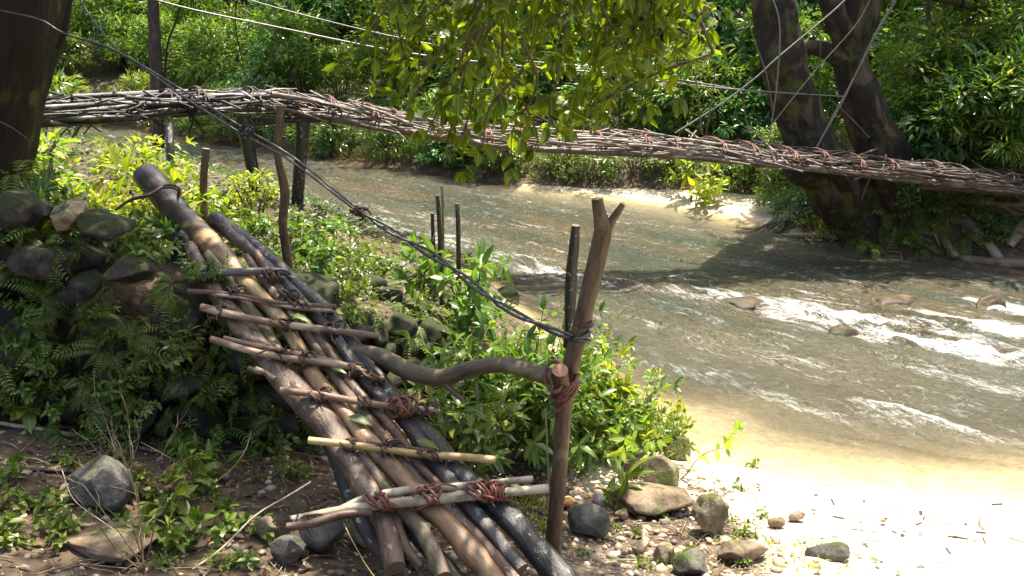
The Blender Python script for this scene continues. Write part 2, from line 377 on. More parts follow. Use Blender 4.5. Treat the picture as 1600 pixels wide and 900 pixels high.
M_root = bark_mat('root_bark', (.05, .04, .024), (.16, .13, .085), (.30, .27, .19), 9, .52, .15, .7, .5)
M_vine = plain('vine_lashing', (.16, .055, .035), .55, 0, .5, 60, .6)
M_vined = plain('dark_vine_lashing', (.075, .045, .03), .6, 0, .4, 60, .5)
M_steel = plain('steel_cable', (.10, .10, .10), .5, .7, .5, 80, .5)
M_steeld = plain('dark_cable', (.035, .04, .05), .4, .4, .5, 80, .5)
M_wire = plain('bright_wire', (.17, .17, .16), .5, .3, .5, 60, .3)
M_cut = cut_mat('cut_wood', (.46, .22, .11), (.58, .33, .18))
M_cutd = cut_mat('cut_wood_dark', (.18, .11, .06), (.28, .2, .12))
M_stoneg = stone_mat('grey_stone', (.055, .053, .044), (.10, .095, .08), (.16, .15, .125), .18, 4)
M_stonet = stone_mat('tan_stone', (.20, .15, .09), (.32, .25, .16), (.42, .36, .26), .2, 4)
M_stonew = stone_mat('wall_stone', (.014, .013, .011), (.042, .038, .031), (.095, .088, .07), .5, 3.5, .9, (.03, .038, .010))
M_stonem = stone_mat('mossy_stone', (.10, .085, .05), (.20, .17, .10), (.3, .26, .18), .5, 5, .95, (.09, .10, .03))
M_slab = stone_mat('slab_stone', (.09, .065, .04), (.17, .125, .08), (.25, .20, .14), .05, 3)
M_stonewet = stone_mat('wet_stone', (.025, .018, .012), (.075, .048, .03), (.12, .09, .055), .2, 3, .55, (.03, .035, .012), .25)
M_pink = stone_mat('pink_stone', (.4, .3, .3), (.55, .42, .45), (.62, .55, .58), 0, 6)

# bridge sticks: three tones along the span
M_brdark = bark_mat('bridge_wet_stick', (.015, .014, .015), (.055, .05, .05), (.22, .20, .20), 12, .55, 0, .6, .4, .2, .4)
M_brred = bark_mat('bridge_red_stick', (.045, .032, .025), (.17, .135, .112), (.38, .33, .285), 14, .5, 0, .6, .4, .2)
M_brbrown = bark_mat('bridge_brown_stick', (.03, .022, .016), (.11, .078, .058), (.22, .17, .13), 14, .55, 0, .6, .4, .2)

# ------------------------------------------------------------------ ground sheet
def warp(n, lo, hi, c, k):
    a, b = np.arcsinh((lo-c)/k), np.arcsinh((hi-c)/k); return c+k*np.sinh(np.linspace(a, b, n))
def ground():
    xs = warp(860, -260, 260, .6, 3.2); ys = warp(960, -120, 400, 5.5, 3.2)
    X, Y = np.meshgrid(xs, ys); x = X.ravel(); y = Y.ravel(); z = ter(x, y)
    P = np.stack([x, y, z], 1); n = len(xs)
    i = np.arange(len(ys)-1)[:, None]*n+np.arange(n-1)[None]
    q = np.stack([i, i+1, i+n+1, i+n], -1).reshape(-1, 4)
    u = (x-y)*S2; v = (x+y)*S2; dN = nsh(u)-v; dF = v-fsh(u)
    mb = MB(); mb.add(P, q, 0, P)
    m, N, L, B, O = newmat('ground'); vec = tcn(N, L)
    n1 = noise(N, L, vec, 1.6, 6, .65); n2 = noise(N, L, vec, 22, 5, .75); n3 = noise(N, L, vec, 7, 5, .7)
    soil = ramp(N, L, n3, [(.3, (.03, .02, .012)), (.5, (.085, .058, .034)), (.7, (.17, .125, .08))])
    sand = ramp(N, L, n3, [(.3, (.44, .36, .25)), (.5, (.58, .50, .38)), (.7, (.68, .61, .50))])
    vo = N.new('ShaderNodeTexVoronoi'); vo.inputs['Scale'].default_value = 34; L.new(vec, vo.inputs['Vector'])
    sand = mix(N, L, .35, sand, mix(N, L, .6, (.5, .42, .3), vo.outputs['Color'], 'MULTIPLY'), 'MIX')
    at = N.new('ShaderNodeAttribute'); at.attribute_name = 'shore'
    f = math_(N, L, 'ADD', at.outputs['Fac'], math_(N, L, 'MULTIPLY', math_(N, L, 'SUBTRACT', n1, .5), .8))
    c = mix(N, L, ramp(N, L, f, [(.35, 0.), (.6, 1.)]), soil, sand)
    c = mix(N, L, .5, c, ramp(N, L, n2, [(.3, .3), (.7, .75)]), 'OVERLAY')
    L.new(c, B.inputs['Base Color']); B.inputs['Roughness'].default_value = .85
    L.new(bump(N, L, vo.outputs[0], .5, .012, bump(N, L, n2, .7, .02)), B.inputs['Normal'])
    me = mb.mesh('ground', m)
    right = .34*sst((x+.25-.15*(y-3))/.5)+.58*sst((x-.95-.1*(y-3))/.5)
    shore = np.where(dF > 0, sst((np.interp(u, [-11, -9, -7, -5.8, -5, -4], [.0, .45, 1.0, 1.3, .3, -.1])-dF)/.3), np.where(dN > 0, np.maximum(sst((1.5-dN)/.8), right*sst((4.6-dN)/1.5))*np.where(y < np.interp(x, WX, WY)-.1, 1, 0), np.where((-dF < -(-dN)) & (u > -5.3), .8, .8)*np.where((v > (nsh(u)+fsh(u))/2) & ((u > -5.4) | (u < -10.2)), .1, 1)))
    a = me.attributes.new('shore', 'FLOAT', 'POINT'); a.data.foreach_set('value', shore.astype(np.float32))
    tag(ob('ground', me), kind='structure')
ground()

# ------------------------------------------------------------------ river
RAPIDS = [  # px, py, length along flow, width, strength
    (1300, 490, 1.2, .22, 1.), (1400, 525, 1.0, .22, 1.1), (1500, 545, .9, .2, .9), (1560, 515, .8, .25, 1.0), (1590, 485, .7, .14, 1.1), (1130, 465, .5, .08, .7),
    (1240, 480, .5, .1, .9), (850, 425, .5, .3, .6), (800, 405, .5, .3, .6), (360, 290, 1.2, .5, .6), (240, 265, 1.4, .6, .8), (460, 320, 1.2, .3, .45), (560, 345, 1.0, .3, .45),
    (650, 370, .8, .35, .6), (640, 335, .8, .15, .3), (950, 440, .6, .15, .4), (1050, 455, .6, .12, .4), (1450, 660, 1.1, .09, .35), (1150, 600, .8, .16, .28), (1560, 690, .8, .08, .4), (1300, 640, .9, .14, .28), (1200, 625, .6, .07, .3), (1400, 600, 1.0, .2, .22), (1250, 560, .8, .2, .2), (1550, 600, .6, .2, .25), (1050, 520, .7, .15, .2), (900, 330, 1.5, .3, .18), (1200, 420, 1.2, .2, .2)]
def wg(px, py):
    d = ray(px, py); t = H/-d[2]; return d[0]*t, d[1]*t
def river():
    us = np.concatenate([np.linspace(-60, -24, 60)[:-1], np.linspace(-24, -11.5, 330)[:-1], np.linspace(-11.5, 1.5, 700)[:-1], np.linspace(1.5, 40, 80)])
    ss = np.linspace(0, 1, 380); U, Sg = np.meshgrid(us, ss)
    V = nsh(U)-.5+(fsh(U)-nsh(U)+1.0)*Sg
    u = U.ravel(); v = V.ravel(); x = (u+v)*S2; y = (v-u)*S2
    A = np.stack([u*.8, v*2.4, u*0], -1)
    amp = np.zeros(len(u)); foam = np.zeros(len(u))
    for px, py, lu, wv, s in RAPIDS:
        a, b = wg(px, py); ru, rv = (a-b)*S2, (a+b)*S2
        sk = (u-ru)*.18
        g = np.exp(-((u-ru)/lu)**2-((v-rv-sk)/wv)**2); foam = np.maximum(foam, g*s); amp += g*s
    foam = foam*np.clip(.72+.75*fbm(np.stack([u*2.2+v*.4, v*6.5, u*0+31], -1), 3), .12, 1.25)
    z = .022*fbm(A*1.3, 3)+.03*fbm(np.stack([u*1.6, v*3.2, u*0+5], -1), 2)*np.clip(.4+amp, 0, 1.2)+.05*np.clip(amp, 0, 1.4)*fbm(np.stack([u*4.5, v*9, u*0+9], -1), 4)
    z += .008*fbm(np.stack([u*7, v*16, u*0+2], -1), 3)+.025*np.clip(amp, 0, 1.2)
    di = np.clip(np.minimum(v-nsh(u), fsh(u)-v)/.5, .12, 1); z = z*di
    P = np.stack([x, y, z], 1); n = len(us)
    i = np.arange(len(ss)-1)[:, None]*n+np.arange(n-1)[None]; q = np.stack([i, i+1, i+n+1, i+n], -1).reshape(-1, 4)
    mb = MB(); mb.add(P, q, 0, np.stack([u, v, z], 1))
    m, N, L, B, O = newmat('river_water')
    v1 = tcn(N, L, (1.0, 3.0, 1)); v2 = tcn(N, L, (.35, 1.2, 1)); v3 = tcn(N, L, (.5, 2.6, 1))
    nb = noise(N, L, v2, 1.3, 3, .6, .4); body = ramp(N, L, nb, [(.38, (.042, .056, .034)), (.5, (.070, .064, .034)), (.62, (.105, .084, .044))])
    dp0 = N.new('ShaderNodeAttribute'); dp0.attribute_name = 'depth'
    body = mix(N, L, ramp(N, L, dp0.outputs['Fac'], [(.18, .8), (.62, 0.)]), body, (.15, .145, .10))  # shallow water paler: sand below, plus reflected brightness put into the colour
    nf = noise(N, L, v1, 12, 8, .85, .7); nf2 = noise(N, L, v3, 2.6, 6, .75, .6)
    at = N.new('ShaderNodeAttribute'); at.attribute_name = 'foam'
    f = math_(N, L, 'ADD', math_(N, L, 'MULTIPLY', at.outputs['Fac'], .25), math_(N, L, 'ADD', math_(N, L, 'MULTIPLY', nf, .55), math_(N, L, 'MULTIPLY', nf2, .55)))
    ff = ramp(N, L, f, [(.61, 0.), (.66, .35), (.78, 1.)])
    c = mix(N, L, ff, body, (.80, .82, .80)); L.new(c, B.inputs['Base Color'])  # white covers rapids foam and pale ripple glints put into the colour
    L.new(ramp(N, L, ff, [(0, .16), (1, .6)]), B.inputs['Roughness']); B.inputs['IOR'].default_value = 1.33; B.inputs['Specular IOR Level'].default_value = .9
    w1 = noise(N, L, tcn(N, L, (1, 2.2, 1)), 8, 4, .6, .3); w2 = noise(N, L, tcn(N, L, (1, 2.6, 1)), 30, 3, .6)
    L.new(bump(N, L, w2, .8, .03, bump(N, L, w1, .9, .14)), B.inputs['Normal'])
    tr = N.new('ShaderNodeBsdfTransparent'); tr.inputs[0].default_value = (.93, .9, .78, 1)
    dp = N.new('ShaderNodeAttribute'); dp.attribute_name = 'depth'
    op = math_(N, L, 'MAXIMUM', ramp(N, L, dp.outputs['Fac'], [(0, .0), (.1, .3), (.22, .72), (.42, 1.)]), ff)
    ms = N.new('ShaderNodeMixShader'); L.new(op, ms.inputs[0]); L.new(tr.outputs[0], ms.inputs[1]); L.new(B.outputs[0], ms.inputs[2]); L.new(ms.outputs[0], O.inputs[0])
    me = mb.mesh('river', m)
    a = me.attributes.new('foam', 'FLOAT', 'POINT'); a.data.foreach_set('value', foam.astype(np.float32))
    a = me.attributes.new('depth', 'FLOAT', 'POINT'); a.data.foreach_set('value', (z-ter(x, y)).astype(np.float32))
    tag(ob('river', me), kind='structure')
river()

# ------------------------------------------------------------------ plant prototypes
def bush_mass(seed, rx, rz_, nclump, per, Lf, asp, mat, tpl=FAR, droop=.35, stemr=.02, label='bush', name='shrub', stick=True):
    r_ = np.random.default_rng(seed); t = thing(name, label, 'shrub')
    mb = MB(); st = MB(); Ps = []; Ds = []
    for k in range(nclump):
        a = r_.uniform(0, 2*math.pi); e = r_.uniform(0, 1)**.6; rr = rx*(.45+.6*r_.uniform())*math.sqrt(max(0.05, 1-e*e*.8))
        c = np.array((math.cos(a)*rr, math.sin(a)*rr, rz_*(.12+.95*e)))
        n = int(per*r_.uniform(.6, 1.4)); d = nrm(r_.normal(size=(n, 3))); d[:, 2] = d[:, 2]*.7
        rad = rx*r_.uniform(.18, .34)
        p = c+d*rad*r_.uniform(.3, 1, (n, 1)); out = nrm(p-np.array((0, 0, rz_*.3)))
        Ps.append(p); dd = d*.8+out*.5+r_.normal(size=(n, 3))*.35; dd[:, 2] -= droop; Ds.append(dd)
        if k % 2 == 0 and stick:
            tube(st, [(c[0]*.1, c[1]*.1, -.15), (c[0]*.5, c[1]*.5, c[2]*.55), tuple(c)], [stemr, stemr*.7, stemr*.25], 5, .3)
    P = np.concatenate(Ps); D = np.concatenate(Ds); n = len(P)
    Nn = np.array((0, 0, 1.))+nrm(P-np.array((0, 0, rz_*.3)))*.5+r_.normal(size=(n, 3))*.45
    leaves(mb, P, D, Nn, Lf*r_.uniform(.6, 1.25, n), Lf*asp*r_.uniform(.8, 1.2, n), tpl)
    part(t, 'foliage', mb, mat)
    if stick: part(t, 'stem', st, M_stem)
    return t
def leafy(seed, h, nst, Lf, asp, mat, gap=.05, spread=.5, pairs=2, tpl=NEAR, name='shrub', up=.4, start=.2, wig=.1, stemr=.006, side=0):
    """stems carrying opposite leaves, the habit of the riverbank shrubs"""
    r_ = np.random.default_rng(seed); t = thing(name, name, 'shrub'); mb = MB(); st = MB(); P = []; D = []; Nn = []
    def stem(b, d, hh, rad, lv):
        d = nrm(np.array(d)); pts = [b]
        for k in range(1, 5):
            d = nrm(d+r_.normal(size=3)*wig+np.array((0, 0, -.05*k*spread))); pts.append(pts[-1]+d*hh/4)
        Q, T, _ = tube(st, pts, np.linspace(rad, rad*.35, 5), 5, .05)
        L = np.linalg.norm(np.diff(Q, axis=0), axis=1); S = np.concatenate([[0], np.cumsum(L)]); s = start*S[-1]; ang = r_.uniform(0, 6)
        while s < S[-1]:
            i = min(len(Q)-1, np.searchsorted(S, s)); tt = T[i]; a1 = nrm(np.cross(tt, (0.3, .2, 1.))); a2 = np.cross(tt, a1)
            for j in range(pairs):
                th = ang+j*2*math.pi/pairs+r_.normal()*.25; o = a1*math.cos(th)+a2*math.sin(th)
                P.append(Q[i]+o*.004); D.append(o+tt*up+r_.normal(size=3)*.15+np.array((0, 0, -.15))); Nn.append(tt+np.array((0, 0, .8))+r_.normal(size=3)*.25)
            ang += 1.57+r_.normal()*.3
            if lv == 0 and side and r_.uniform() < side: stem(Q[i], nrm(tt*.7+o), hh*r_.uniform(.25, .45), rad*.5, 1)
            s += gap*r_.uniform(.7, 1.4)
        for j in range(3): P.append(Q[-1]); D.append(T[-1]+r_.normal(size=3)*.45); Nn.append(np.array((0, 0, 1.))+r_.normal(size=3)*.4)
    for k in range(nst):
        a = r_.uniform(0, 2*math.pi); o = r_.uniform(0, .12)*h
        stem(np.array((math.cos(a)*o, math.sin(a)*o, -.03)), (math.cos(a)*spread*r_.uniform(.2, 1), math.sin(a)*spread*r_.uniform(.2, 1), 1), h*r_.uniform(.6, 1.05), stemr, 0)
    n = len(P); leaves(mb, P, D, Nn, Lf*r_.uniform(.55, 1.2, n), Lf*asp*r_.uniform(.8, 1.2, n), tpl)
    part(t, 'foliage', mb, mat); part(t, 'stem', st, M_stem); return t
def fern(seed, nf, L, mat=None, droop=1., pin=.035):
    r_ = np.random.default_rng(seed); t = thing('fern', 'fern', 'fern'); mb = MB(); st = MB()
    for k in range(nf):
        a = r_.uniform(0, 2*math.pi); l = L*r_.uniform(.6, 1.15); up = r_.uniform(.3, 1.1)
        s = np.linspace(0, 1, 16); o = np.array((math.cos(a), math.sin(a), 0))
        Q = o*(s[:, None]*l*.85)+np.array((0, 0, 1.))*(l*(up*s-(.55+.55*droop)*s**2))[:, None]
        tube(st, Q[::3], np.linspace(.0025, .0008, 6), 3, .1)
        T = nrm(np.gradient(Q, axis=0)); sd = nrm(np.cross(T, (0, 0, 1.))); Nn = np.cross(sd, T)
        for sg in (-1, 1):
            i = np.arange(2, 16); w = np.sin(np.clip((s[i]*1.0), 0, 1)*math.pi*.93)*.9+.12
            leaves(mb, Q[i], sd[i]*sg+T[i]*.45, Nn[i]+r_.normal(size=(14, 3))*.12, pin*w*(l/L)*1.3, .0105*(l/.2)*np.ones(14), FAR)
    part(t, 'foliage', mb, mat or M_fern); part(t, 'stem', st, M_stem); return t
def big_tree(seed, h, tr, crown_r, nlimb, per, Lf, mat, bark, lean=(0, 0), name='tree', cz=.35):
    r_ = np.random.default_rng(seed); t = thing(name, name, 'tree'); tk = MB(); mb = MB()
    top = np.array((lean[0], lean[1], h*.8)); mid = top*.5+r_.normal(size=3)*.12
    tube(tk, [(0, 0, -.4), (0, 0, .1), tuple(mid), tuple(top)], [tr*1.5, tr*1.1, tr*.8, tr*.35], 12, .25, .08, 4, seed=seed)
    P = []; D = []
    for k in range(nlimb):
        f = r_.uniform(cz, 1); b = (mid*(1-(f-.5)*2)+top*(f-.5)*2) if f > .5 else mid*f*2
        a = r_.uniform(0, 2*math.pi); l = crown_r*r_.uniform(.5, 1.05); e = b+np.array((math.cos(a)*l, math.sin(a)*l, l*r_.uniform(.0, .6)))
        if k < 12: tube(tk, [tuple(b), tuple(b*.5+e*.5+np.array((0, 0, .15))), tuple(e)], [tr*.32, tr*.2, tr*.06], 6, .3)
        n = int(per*r_.uniform(.6, 1.4)); d = nrm(r_.normal(size=(n, 3))); d[:, 2] *= .55; rad = crown_r*r_.uniform(.22, .4)
        P.append(e+d*rad*r_.uniform(.3, 1, (n, 1))); dd = d+r_.normal(size=(n, 3))*.4; dd[:, 2] -= .45; D.append(dd)
    P = np.concatenate(P); D = np.concatenate(D); n = len(P)
    leaves(mb, P, D, np.array((0, 0, 1.))+r_.normal(size=(n, 3))*.5, Lf*r_.uniform(.6, 1.2, n), Lf*.42*r_.uniform(.8, 1.2, n), FAR)
    part(t, 'trunk', tk, bark); part(t, 'crown', mb, mat); return t

# ------------------------------------------------------------------ far bank vegetation
def on(x, y, dz=0.): return (x, y, gz(x, y)+dz)
def uv2(u, v): return (u+v)*S2, (v-u)*S2
bp = [bush_mass(11, 1.0, 1.5, 30, 48, .19, .32, M_far), bush_mass(12, 1.1, 1.3, 28, 45, .22, .40, M_blue), bush_mass(13, .9, 1.7, 30, 55, .15, .42, M_far2),
      bush_mass(14, 1.0, 1.6, 30, 48, .25, .2, M_far2), bush_mass(15, .8, .8, 24, 60, .085, .45, M_far2)]
FARLAB = ['dense dark green bush with narrow leaves on the far bank', 'glossy cool green bush with broad leaves on the far bank', 'light green upright bush on the far bank',
          'tall bush with long narrow leaves on the far bank', 'low yellow-green bush at the edge of the far sandy shore']
pr = np.random.default_rng(5)
for row, (d0, us_, sc_) in enumerate([(1.9, np.concatenate([np.arange(-34, -12, .95), np.arange(-12, -5, .42)]), .58), (3.2, np.arange(-40, 0, 1.25), 1.0), (5.2, np.arange(-44, 2, 1.6), 1.45), (8.0, np.arange(-48, 5, 2.2), 2.0), (12.0, np.arange(-52, 8, 2.8), 2.7)]):
    for u in us_:
        u = u+pr.uniform(-.35, .35); d = d0+pr.uniform(-.3, .5)*(1+row*.5)
        if row == 0 and u > -5.4: continue
        if row == 0: d = float(np.interp(u, [-14, -11, -9, -7, -5.8], [.12, .22, .5, 1.0, 1.4]))+pr.uniform(0, .25)
        if row == 1 and -5.8 < u < -4.6: continue
        if row == 1 and -12 < u < -5.8: d -= .6
        if row == 1 and u < -11.5: d -= .8
        x, y = uv2(u, float(fsh(u))+d); k = int(pr.integers(0, 4)) if row else int(pr.choice([0, 4, 4, 4, 2]) if u > -11 else pr.choice([0, 1, 3]))
        s = sc_*pr.uniform(.8, 1.25)
        if k == 4: s *= 1.15
        dup(bp[k], on(x, y, -.05), pr.uniform(0, 6.28), (s, s, s*pr.uniform(.8, 1.15)), FARLAB[k], 'bushes crowding the far bank')
for px, py, k, s_, lab in [(1222, 325, 3, .42, 'small bush at the left foot of the forked tree'), (1240, 352, 1, .32, 'glossy low bush against the foot of the forked tree'), (1195, 305, 4, .8, 'light green bush left of the forked tree below the bridge'),
                          (1425, 335, 1, .34, 'broad leaved plant on the root bank beside the tree'), (1470, 350, 3, .3, 'narrow leaved plant between the pale roots'), (1530, 345, 0, .3, 'low bush on the root bank between two pale roots'), (1400, 300, 2, .34, 'green bush right behind the foot of the forked tree'),
                          (1590, 305, 0, .4, 'dark bush at the right edge under the fallen log'), (1555, 380, 1, .22, 'small plant on the root bank near the water'), (1385, 275, 0, .4, 'bush between the trunk and the bridge end'), (1420, 395, 4, .25, 'tiny reddish plant at the water edge under the roots')]:
    dup(bp[k], GP(px, py), pr.uniform(0, 6), s_, lab)
tp = [big_tree(31, 7.5, .16, 2.2, 34, 60, .24, M_far, M_trunkF, (.3, .2)), big_tree(32, 9, .2, 2.6, 38, 60, .26, M_blue, M_trunkF, (-.4, .1)), big_tree(33, 6.5, .12, 1.9, 30, 60, .22, M_far2, M_trunkF, (.1, -.3), cz=.3)]
TL = ['slender forest tree with dark green crown behind the far bank', 'tall forest tree with cool green crown behind the far bank', 'light green young tree behind the far bank']
for u, d in [(-32, 6), (-28, 5), (-25, 7), (-22, 4.6), (-19.5, 5.0), (-17.5, 4.2), (-15, 6.6), (-13, 8.0), (-11, 9.5), (-9.2, 8.8), (-7.2, 10), (-5.4, 9), (-3.0, 9.4), (-1.2, 8), (.6, 9), (2.5, 8), (-34, 14), (-28, 14), (-23, 14), (-18, 15), (-13, 15), (-8, 16), (-3, 14), (2, 13), (6, 9), (-26, 21), (-17, 22), (-8, 22), (0, 20), (-36, 22)]:
    k = int(pr.integers(0, 3)); x, y = uv2(u+pr.uniform(-.3, .3), float(fsh(u))+d)
    dup(tp[k], on(x, y), pr.uniform(0, 6.28), pr.uniform(.9, 1.35), TL[k], 'forest trees behind the far bank')
for t in tp: remove(t)
# near bank beyond the bridge, left
for x, y, s, k in [(-6.2, 10.8, .8, 0), (-8.2, 11.5, 1.1, 3), (-9.5, 9.0, 1.4, 2), (-7.6, 8.2, 1.0, 0), (-11.5, 13.5, 1.5, 1), (-12, 10, 1.7, 3), (-14, 15, 1.9, 0), (-16, 11, 2, 2)]:
    dup(bp[k], on(x, y, -.05), pr.uniform(0, 6), s, 'leafy bush on the near bank to the left beyond the bridge', 'bushes on the near bank beyond the bridge')
for px, py, k, s_ in [(1440, 262, 0, .6), (1480, 250, 1, .7), (1525, 262, 3, .7), (1575, 250, 2, .6), (1610, 262, 0, .8), (1420, 235, 2, .7), (1500, 225, 0, .8), (1560, 215, 1, .8), (1460, 205, 3, .8), (1610, 210, 3, .9), (1400, 250, 1, .5), (1545, 180, 2, 1), (1470, 170, 0, 1), (1110, 215, 3, .7), (1160, 222, 1, .6), (1060, 215, 0, .7)]:
    dup(bp[k], GP(px, py), pr.uniform(0, 6), s_, FARLAB[k], 'bushes crowding the far bank')
for b in bp: remove(b)
# bright, sunlit bushes behind the stone wall
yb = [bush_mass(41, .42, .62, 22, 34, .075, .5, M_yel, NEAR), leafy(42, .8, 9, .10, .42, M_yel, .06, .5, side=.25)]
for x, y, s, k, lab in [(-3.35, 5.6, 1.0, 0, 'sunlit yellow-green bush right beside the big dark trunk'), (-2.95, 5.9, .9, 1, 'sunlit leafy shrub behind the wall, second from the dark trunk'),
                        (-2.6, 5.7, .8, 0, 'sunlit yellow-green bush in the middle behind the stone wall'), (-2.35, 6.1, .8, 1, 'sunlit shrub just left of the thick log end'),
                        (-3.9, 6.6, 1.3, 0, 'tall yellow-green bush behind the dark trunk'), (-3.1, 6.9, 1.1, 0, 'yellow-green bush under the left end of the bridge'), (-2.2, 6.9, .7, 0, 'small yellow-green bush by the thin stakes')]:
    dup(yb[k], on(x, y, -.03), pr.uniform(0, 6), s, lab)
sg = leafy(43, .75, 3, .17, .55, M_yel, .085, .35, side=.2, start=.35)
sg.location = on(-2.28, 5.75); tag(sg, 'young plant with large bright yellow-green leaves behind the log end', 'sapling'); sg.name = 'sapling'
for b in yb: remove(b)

# ------------------------------------------------------------------ right bank tree with two trunks
def right_tree():
    b = W(1325, 372, 10.5); t = thing('tree', 'big dark tree with two leaning trunks and roots on the far bank', 'tree', (b[0], b[1], b[2])); tk = MB()
    f = lambda pts, rad, **k: tube(tk, [W(*p) for p in pts], np.array(rad)*.88, 30, .07, .15, 6, lump=.07, knots=6, **k)
    f([(1352, 388, 10.6), (1332, 340, 10.55), (1292, 280, 10.5), (1258, 210, 10.5), (1232, 120, 10.5), (1212, 20, 10.5), (1212, -60, 10.8), (1250, -150, 11.8), (1300, -220, 13), (1340, -270, 14.2)], [.42, .34, .34, .33, .30, .29, .27, .22, .15, .05], seed=1)
    f([(1420, 395, 10.7), (1405, 320, 10.7), (1385, 250, 10.7), (1350, 170, 10.7), (1330, 90, 10.8), (1345, 10, 10.8), (1370, -60, 11.2), (1420, -150, 12.2), (1470, -220, 13.5), (1500, -270, 14.5)], [.5, .42, .34, .28, .24, .27, .24, .2, .14, .05], seed=2)
    f([(1365, 385, 10.8), (1362, 320, 10.8), (1350, 270, 10.8)], [.42, .34, .16], seed=3)
    f([(1228, 88, 10.5), (1262, 74, 10.5), (1300, 84, 10.7), (1325, 110, 10.8)], [.13, .10, .11, .16], seed=4)
    f([(1325, 60, 10.8), (1300, 10, 10.7), (1290, -80, 10.6)], [.2, .15, .12], seed=5)
    f([(1225, 262, 10.4), (1250, 272, 10.35), (1285, 280, 10.4)], [.05, .17, .2], seed=6)
    f([(1500, 5, 11.6), (1440, -15, 11.2), (1370, -60, 10.9)], [.05, .08, .12], seed=7)
    f([(1600, 60, 12.2), (1540, 20, 11.9), (1500, 5, 11.6)], [.04, .05, .06], seed=8)
    part(t, 'trunk', tk, M_trunkR)
    rts = [([(1460, 352, 10.3), (1478, 385, 10.0), (1495, 408, 9.85)], [.07, .06, .045]), ([(1505, 350, 10.3), (1535, 380, 10.0), (1562, 412, 9.7), (1575, 418, 9.6)], [.08, .07, .05, .03]),
           ([(1440, 300, 10.5), (1480, 308, 10.3), (1530, 325, 10.2), (1600, 328, 10.2)], [.05, .05, .05, .04]), ([(1395, 372, 10.4), (1380, 350, 10.3), (1385, 300, 10.4)], [.03, .05, .09]),
           ([(1150, 360, 11.3), (1180, 362, 11.2), (1215, 350, 11.0), (1262, 352, 10.7)], [.012, .025, .04, .05]), ([(1180, 372, 11), (1215, 375, 10.8), (1260, 377, 10.6), (1310, 378, 10.4)], [.012, .03, .04, .05]),
           ([(1195, 355, 11.1), (1200, 368, 11.0), (1230, 378, 10.8)], [.015, .02, .012]), ([(1225, 345, 10.9), (1222, 362, 10.9), (1205, 374, 10.9)], [.03, .02, .012]),
           ([(1575, 395, 9.8), (1590, 370, 10), (1620, 350, 10.2)], [.05, .09, .12]), ([(1480, 400, 9.9), (1540, 412, 9.7), (1600, 416, 9.5)], [.04, .06, .08]),
           ([(1560, 350, 10.1), (1585, 362, 10.0), (1625, 365, 10)], [.02, .03, .04])]
    for k, (p, r) in enumerate(rts):
        mb = MB(); tube(mb, [GP(q[0], q[1])+np.array((0, 0, .02+.02*(k % 3))) for q in p], r, 9, .05, .15, 9, seed=k); part(t, 'root', mb, M_root)
    r_ = np.random.default_rng(33)
    for k in range(26):
        x0 = r_.uniform(1330, 1600); y0 = r_.uniform(318, 365); x1 = x0+r_.uniform(20, 130); y1 = min(420, y0+r_.uniform(15, 60)); n = 6
        pp = [GP(x0+(x1-x0)*f+r_.normal()*7, y0+(y1-y0)*f+r_.normal()*4)+np.array((0, 0, .015+.03*r_.uniform())) for f in np.linspace(0, 1, n)]
        w = r_.uniform(.014, .04); mb = MB(); tube(mb, pp, np.linspace(w, w*.4, n), 7, .05, .18, 9, seed=k); part(t, 'root', mb, M_root if k % 3 else M_trunkF)
    for k in range(12):
        x0 = r_.uniform(1215, 1260); x1 = r_.uniform(1160, 1230); pp = [GP(x0+(x1-x0)*f+r_.normal()*5, 345+f*28+r_.normal()*4)+np.array((0, 0, .02)) for f in np.linspace(0, 1, 5)]
        w = r_.uniform(.01, .022); mb = MB(); tube(mb, pp, np.linspace(w, w*.4, 5), 6, .05, .18, 9, seed=k); part(t, 'root', mb, M_root)
    r_ = np.random.default_rng(3); mb = MB(); P = []; D = []  # crown out of view, shifted back so its shade falls on the bank
    for k in range(70):
        a = r_.uniform(0, 6.28); rr = 2.6*math.sqrt(r_.uniform()); c = np.array((7.4+math.cos(a)*rr*1.0, 13.4+math.sin(a)*rr*.7, r_.uniform(4.5, 7.5)))
        if k > 52: c = np.array((r_.uniform(4.6, 7), r_.uniform(12.2, 14.5), r_.uniform(4.6, 7)))
        n = 75; d = nrm(r_.normal(size=(n, 3))); P.append(c+d*r_.uniform(.2, .75, (n, 1))); dd = d+r_.normal(size=(n, 3))*.4; dd[:, 2] -= .4; D.append(dd)
    P = np.concatenate(P); D = np.concatenate(D); n = len(P); leaves(mb, P, D, np.array((0, 0, 1.))+r_.normal(size=(n, 3))*.5, .22, .09, FAR); part(t, 'crown', mb, M_far)
right_tree()
def pole_tree(px, py0, Y, w, lab, top=(0, -250), mat=None):
    b = W(px, py0, Y); b[2] = min(b[2], gz(b[0], b[1])) ; mb = MB()
    e = W(px+top[0], top[1], Y)
    tube(mb, [tuple(b-np.array((0, 0, .1))), tuple((b+e)/2+np.array((.05, 0, 0))), tuple(e)], [w, w*.85, w*.6], 8, .15, .1, 6, seed=px)
    t = thing('sapling', lab, 'tree', b); part(t, 'trunk', mb, mat or M_trunkF)
    r_ = np.random.default_rng(px); P = []; D = []; cr = MB()
    for k in range(10):
        c = e+np.array((r_.normal()*.5, r_.normal()*.5, r_.uniform(-.2, 1.2))); n = 50; d = nrm(r_.normal(size=(n, 3))); P.append(c+d*.45*r_.uniform(.3, 1, (n, 1))); D.append(d+np.array((0, 0, -.5)))
    P = np.concatenate(P); leaves(cr, P, np.concatenate(D), np.array((0, 0, 1.))+r_.normal(size=(len(P), 3))*.5, .17, .07, FAR); part(t, 'crown', cr, M_far)
pole_tree(1445, 270, 11.8, .035, 'thin straight dark sapling trunk right of the forked tree')
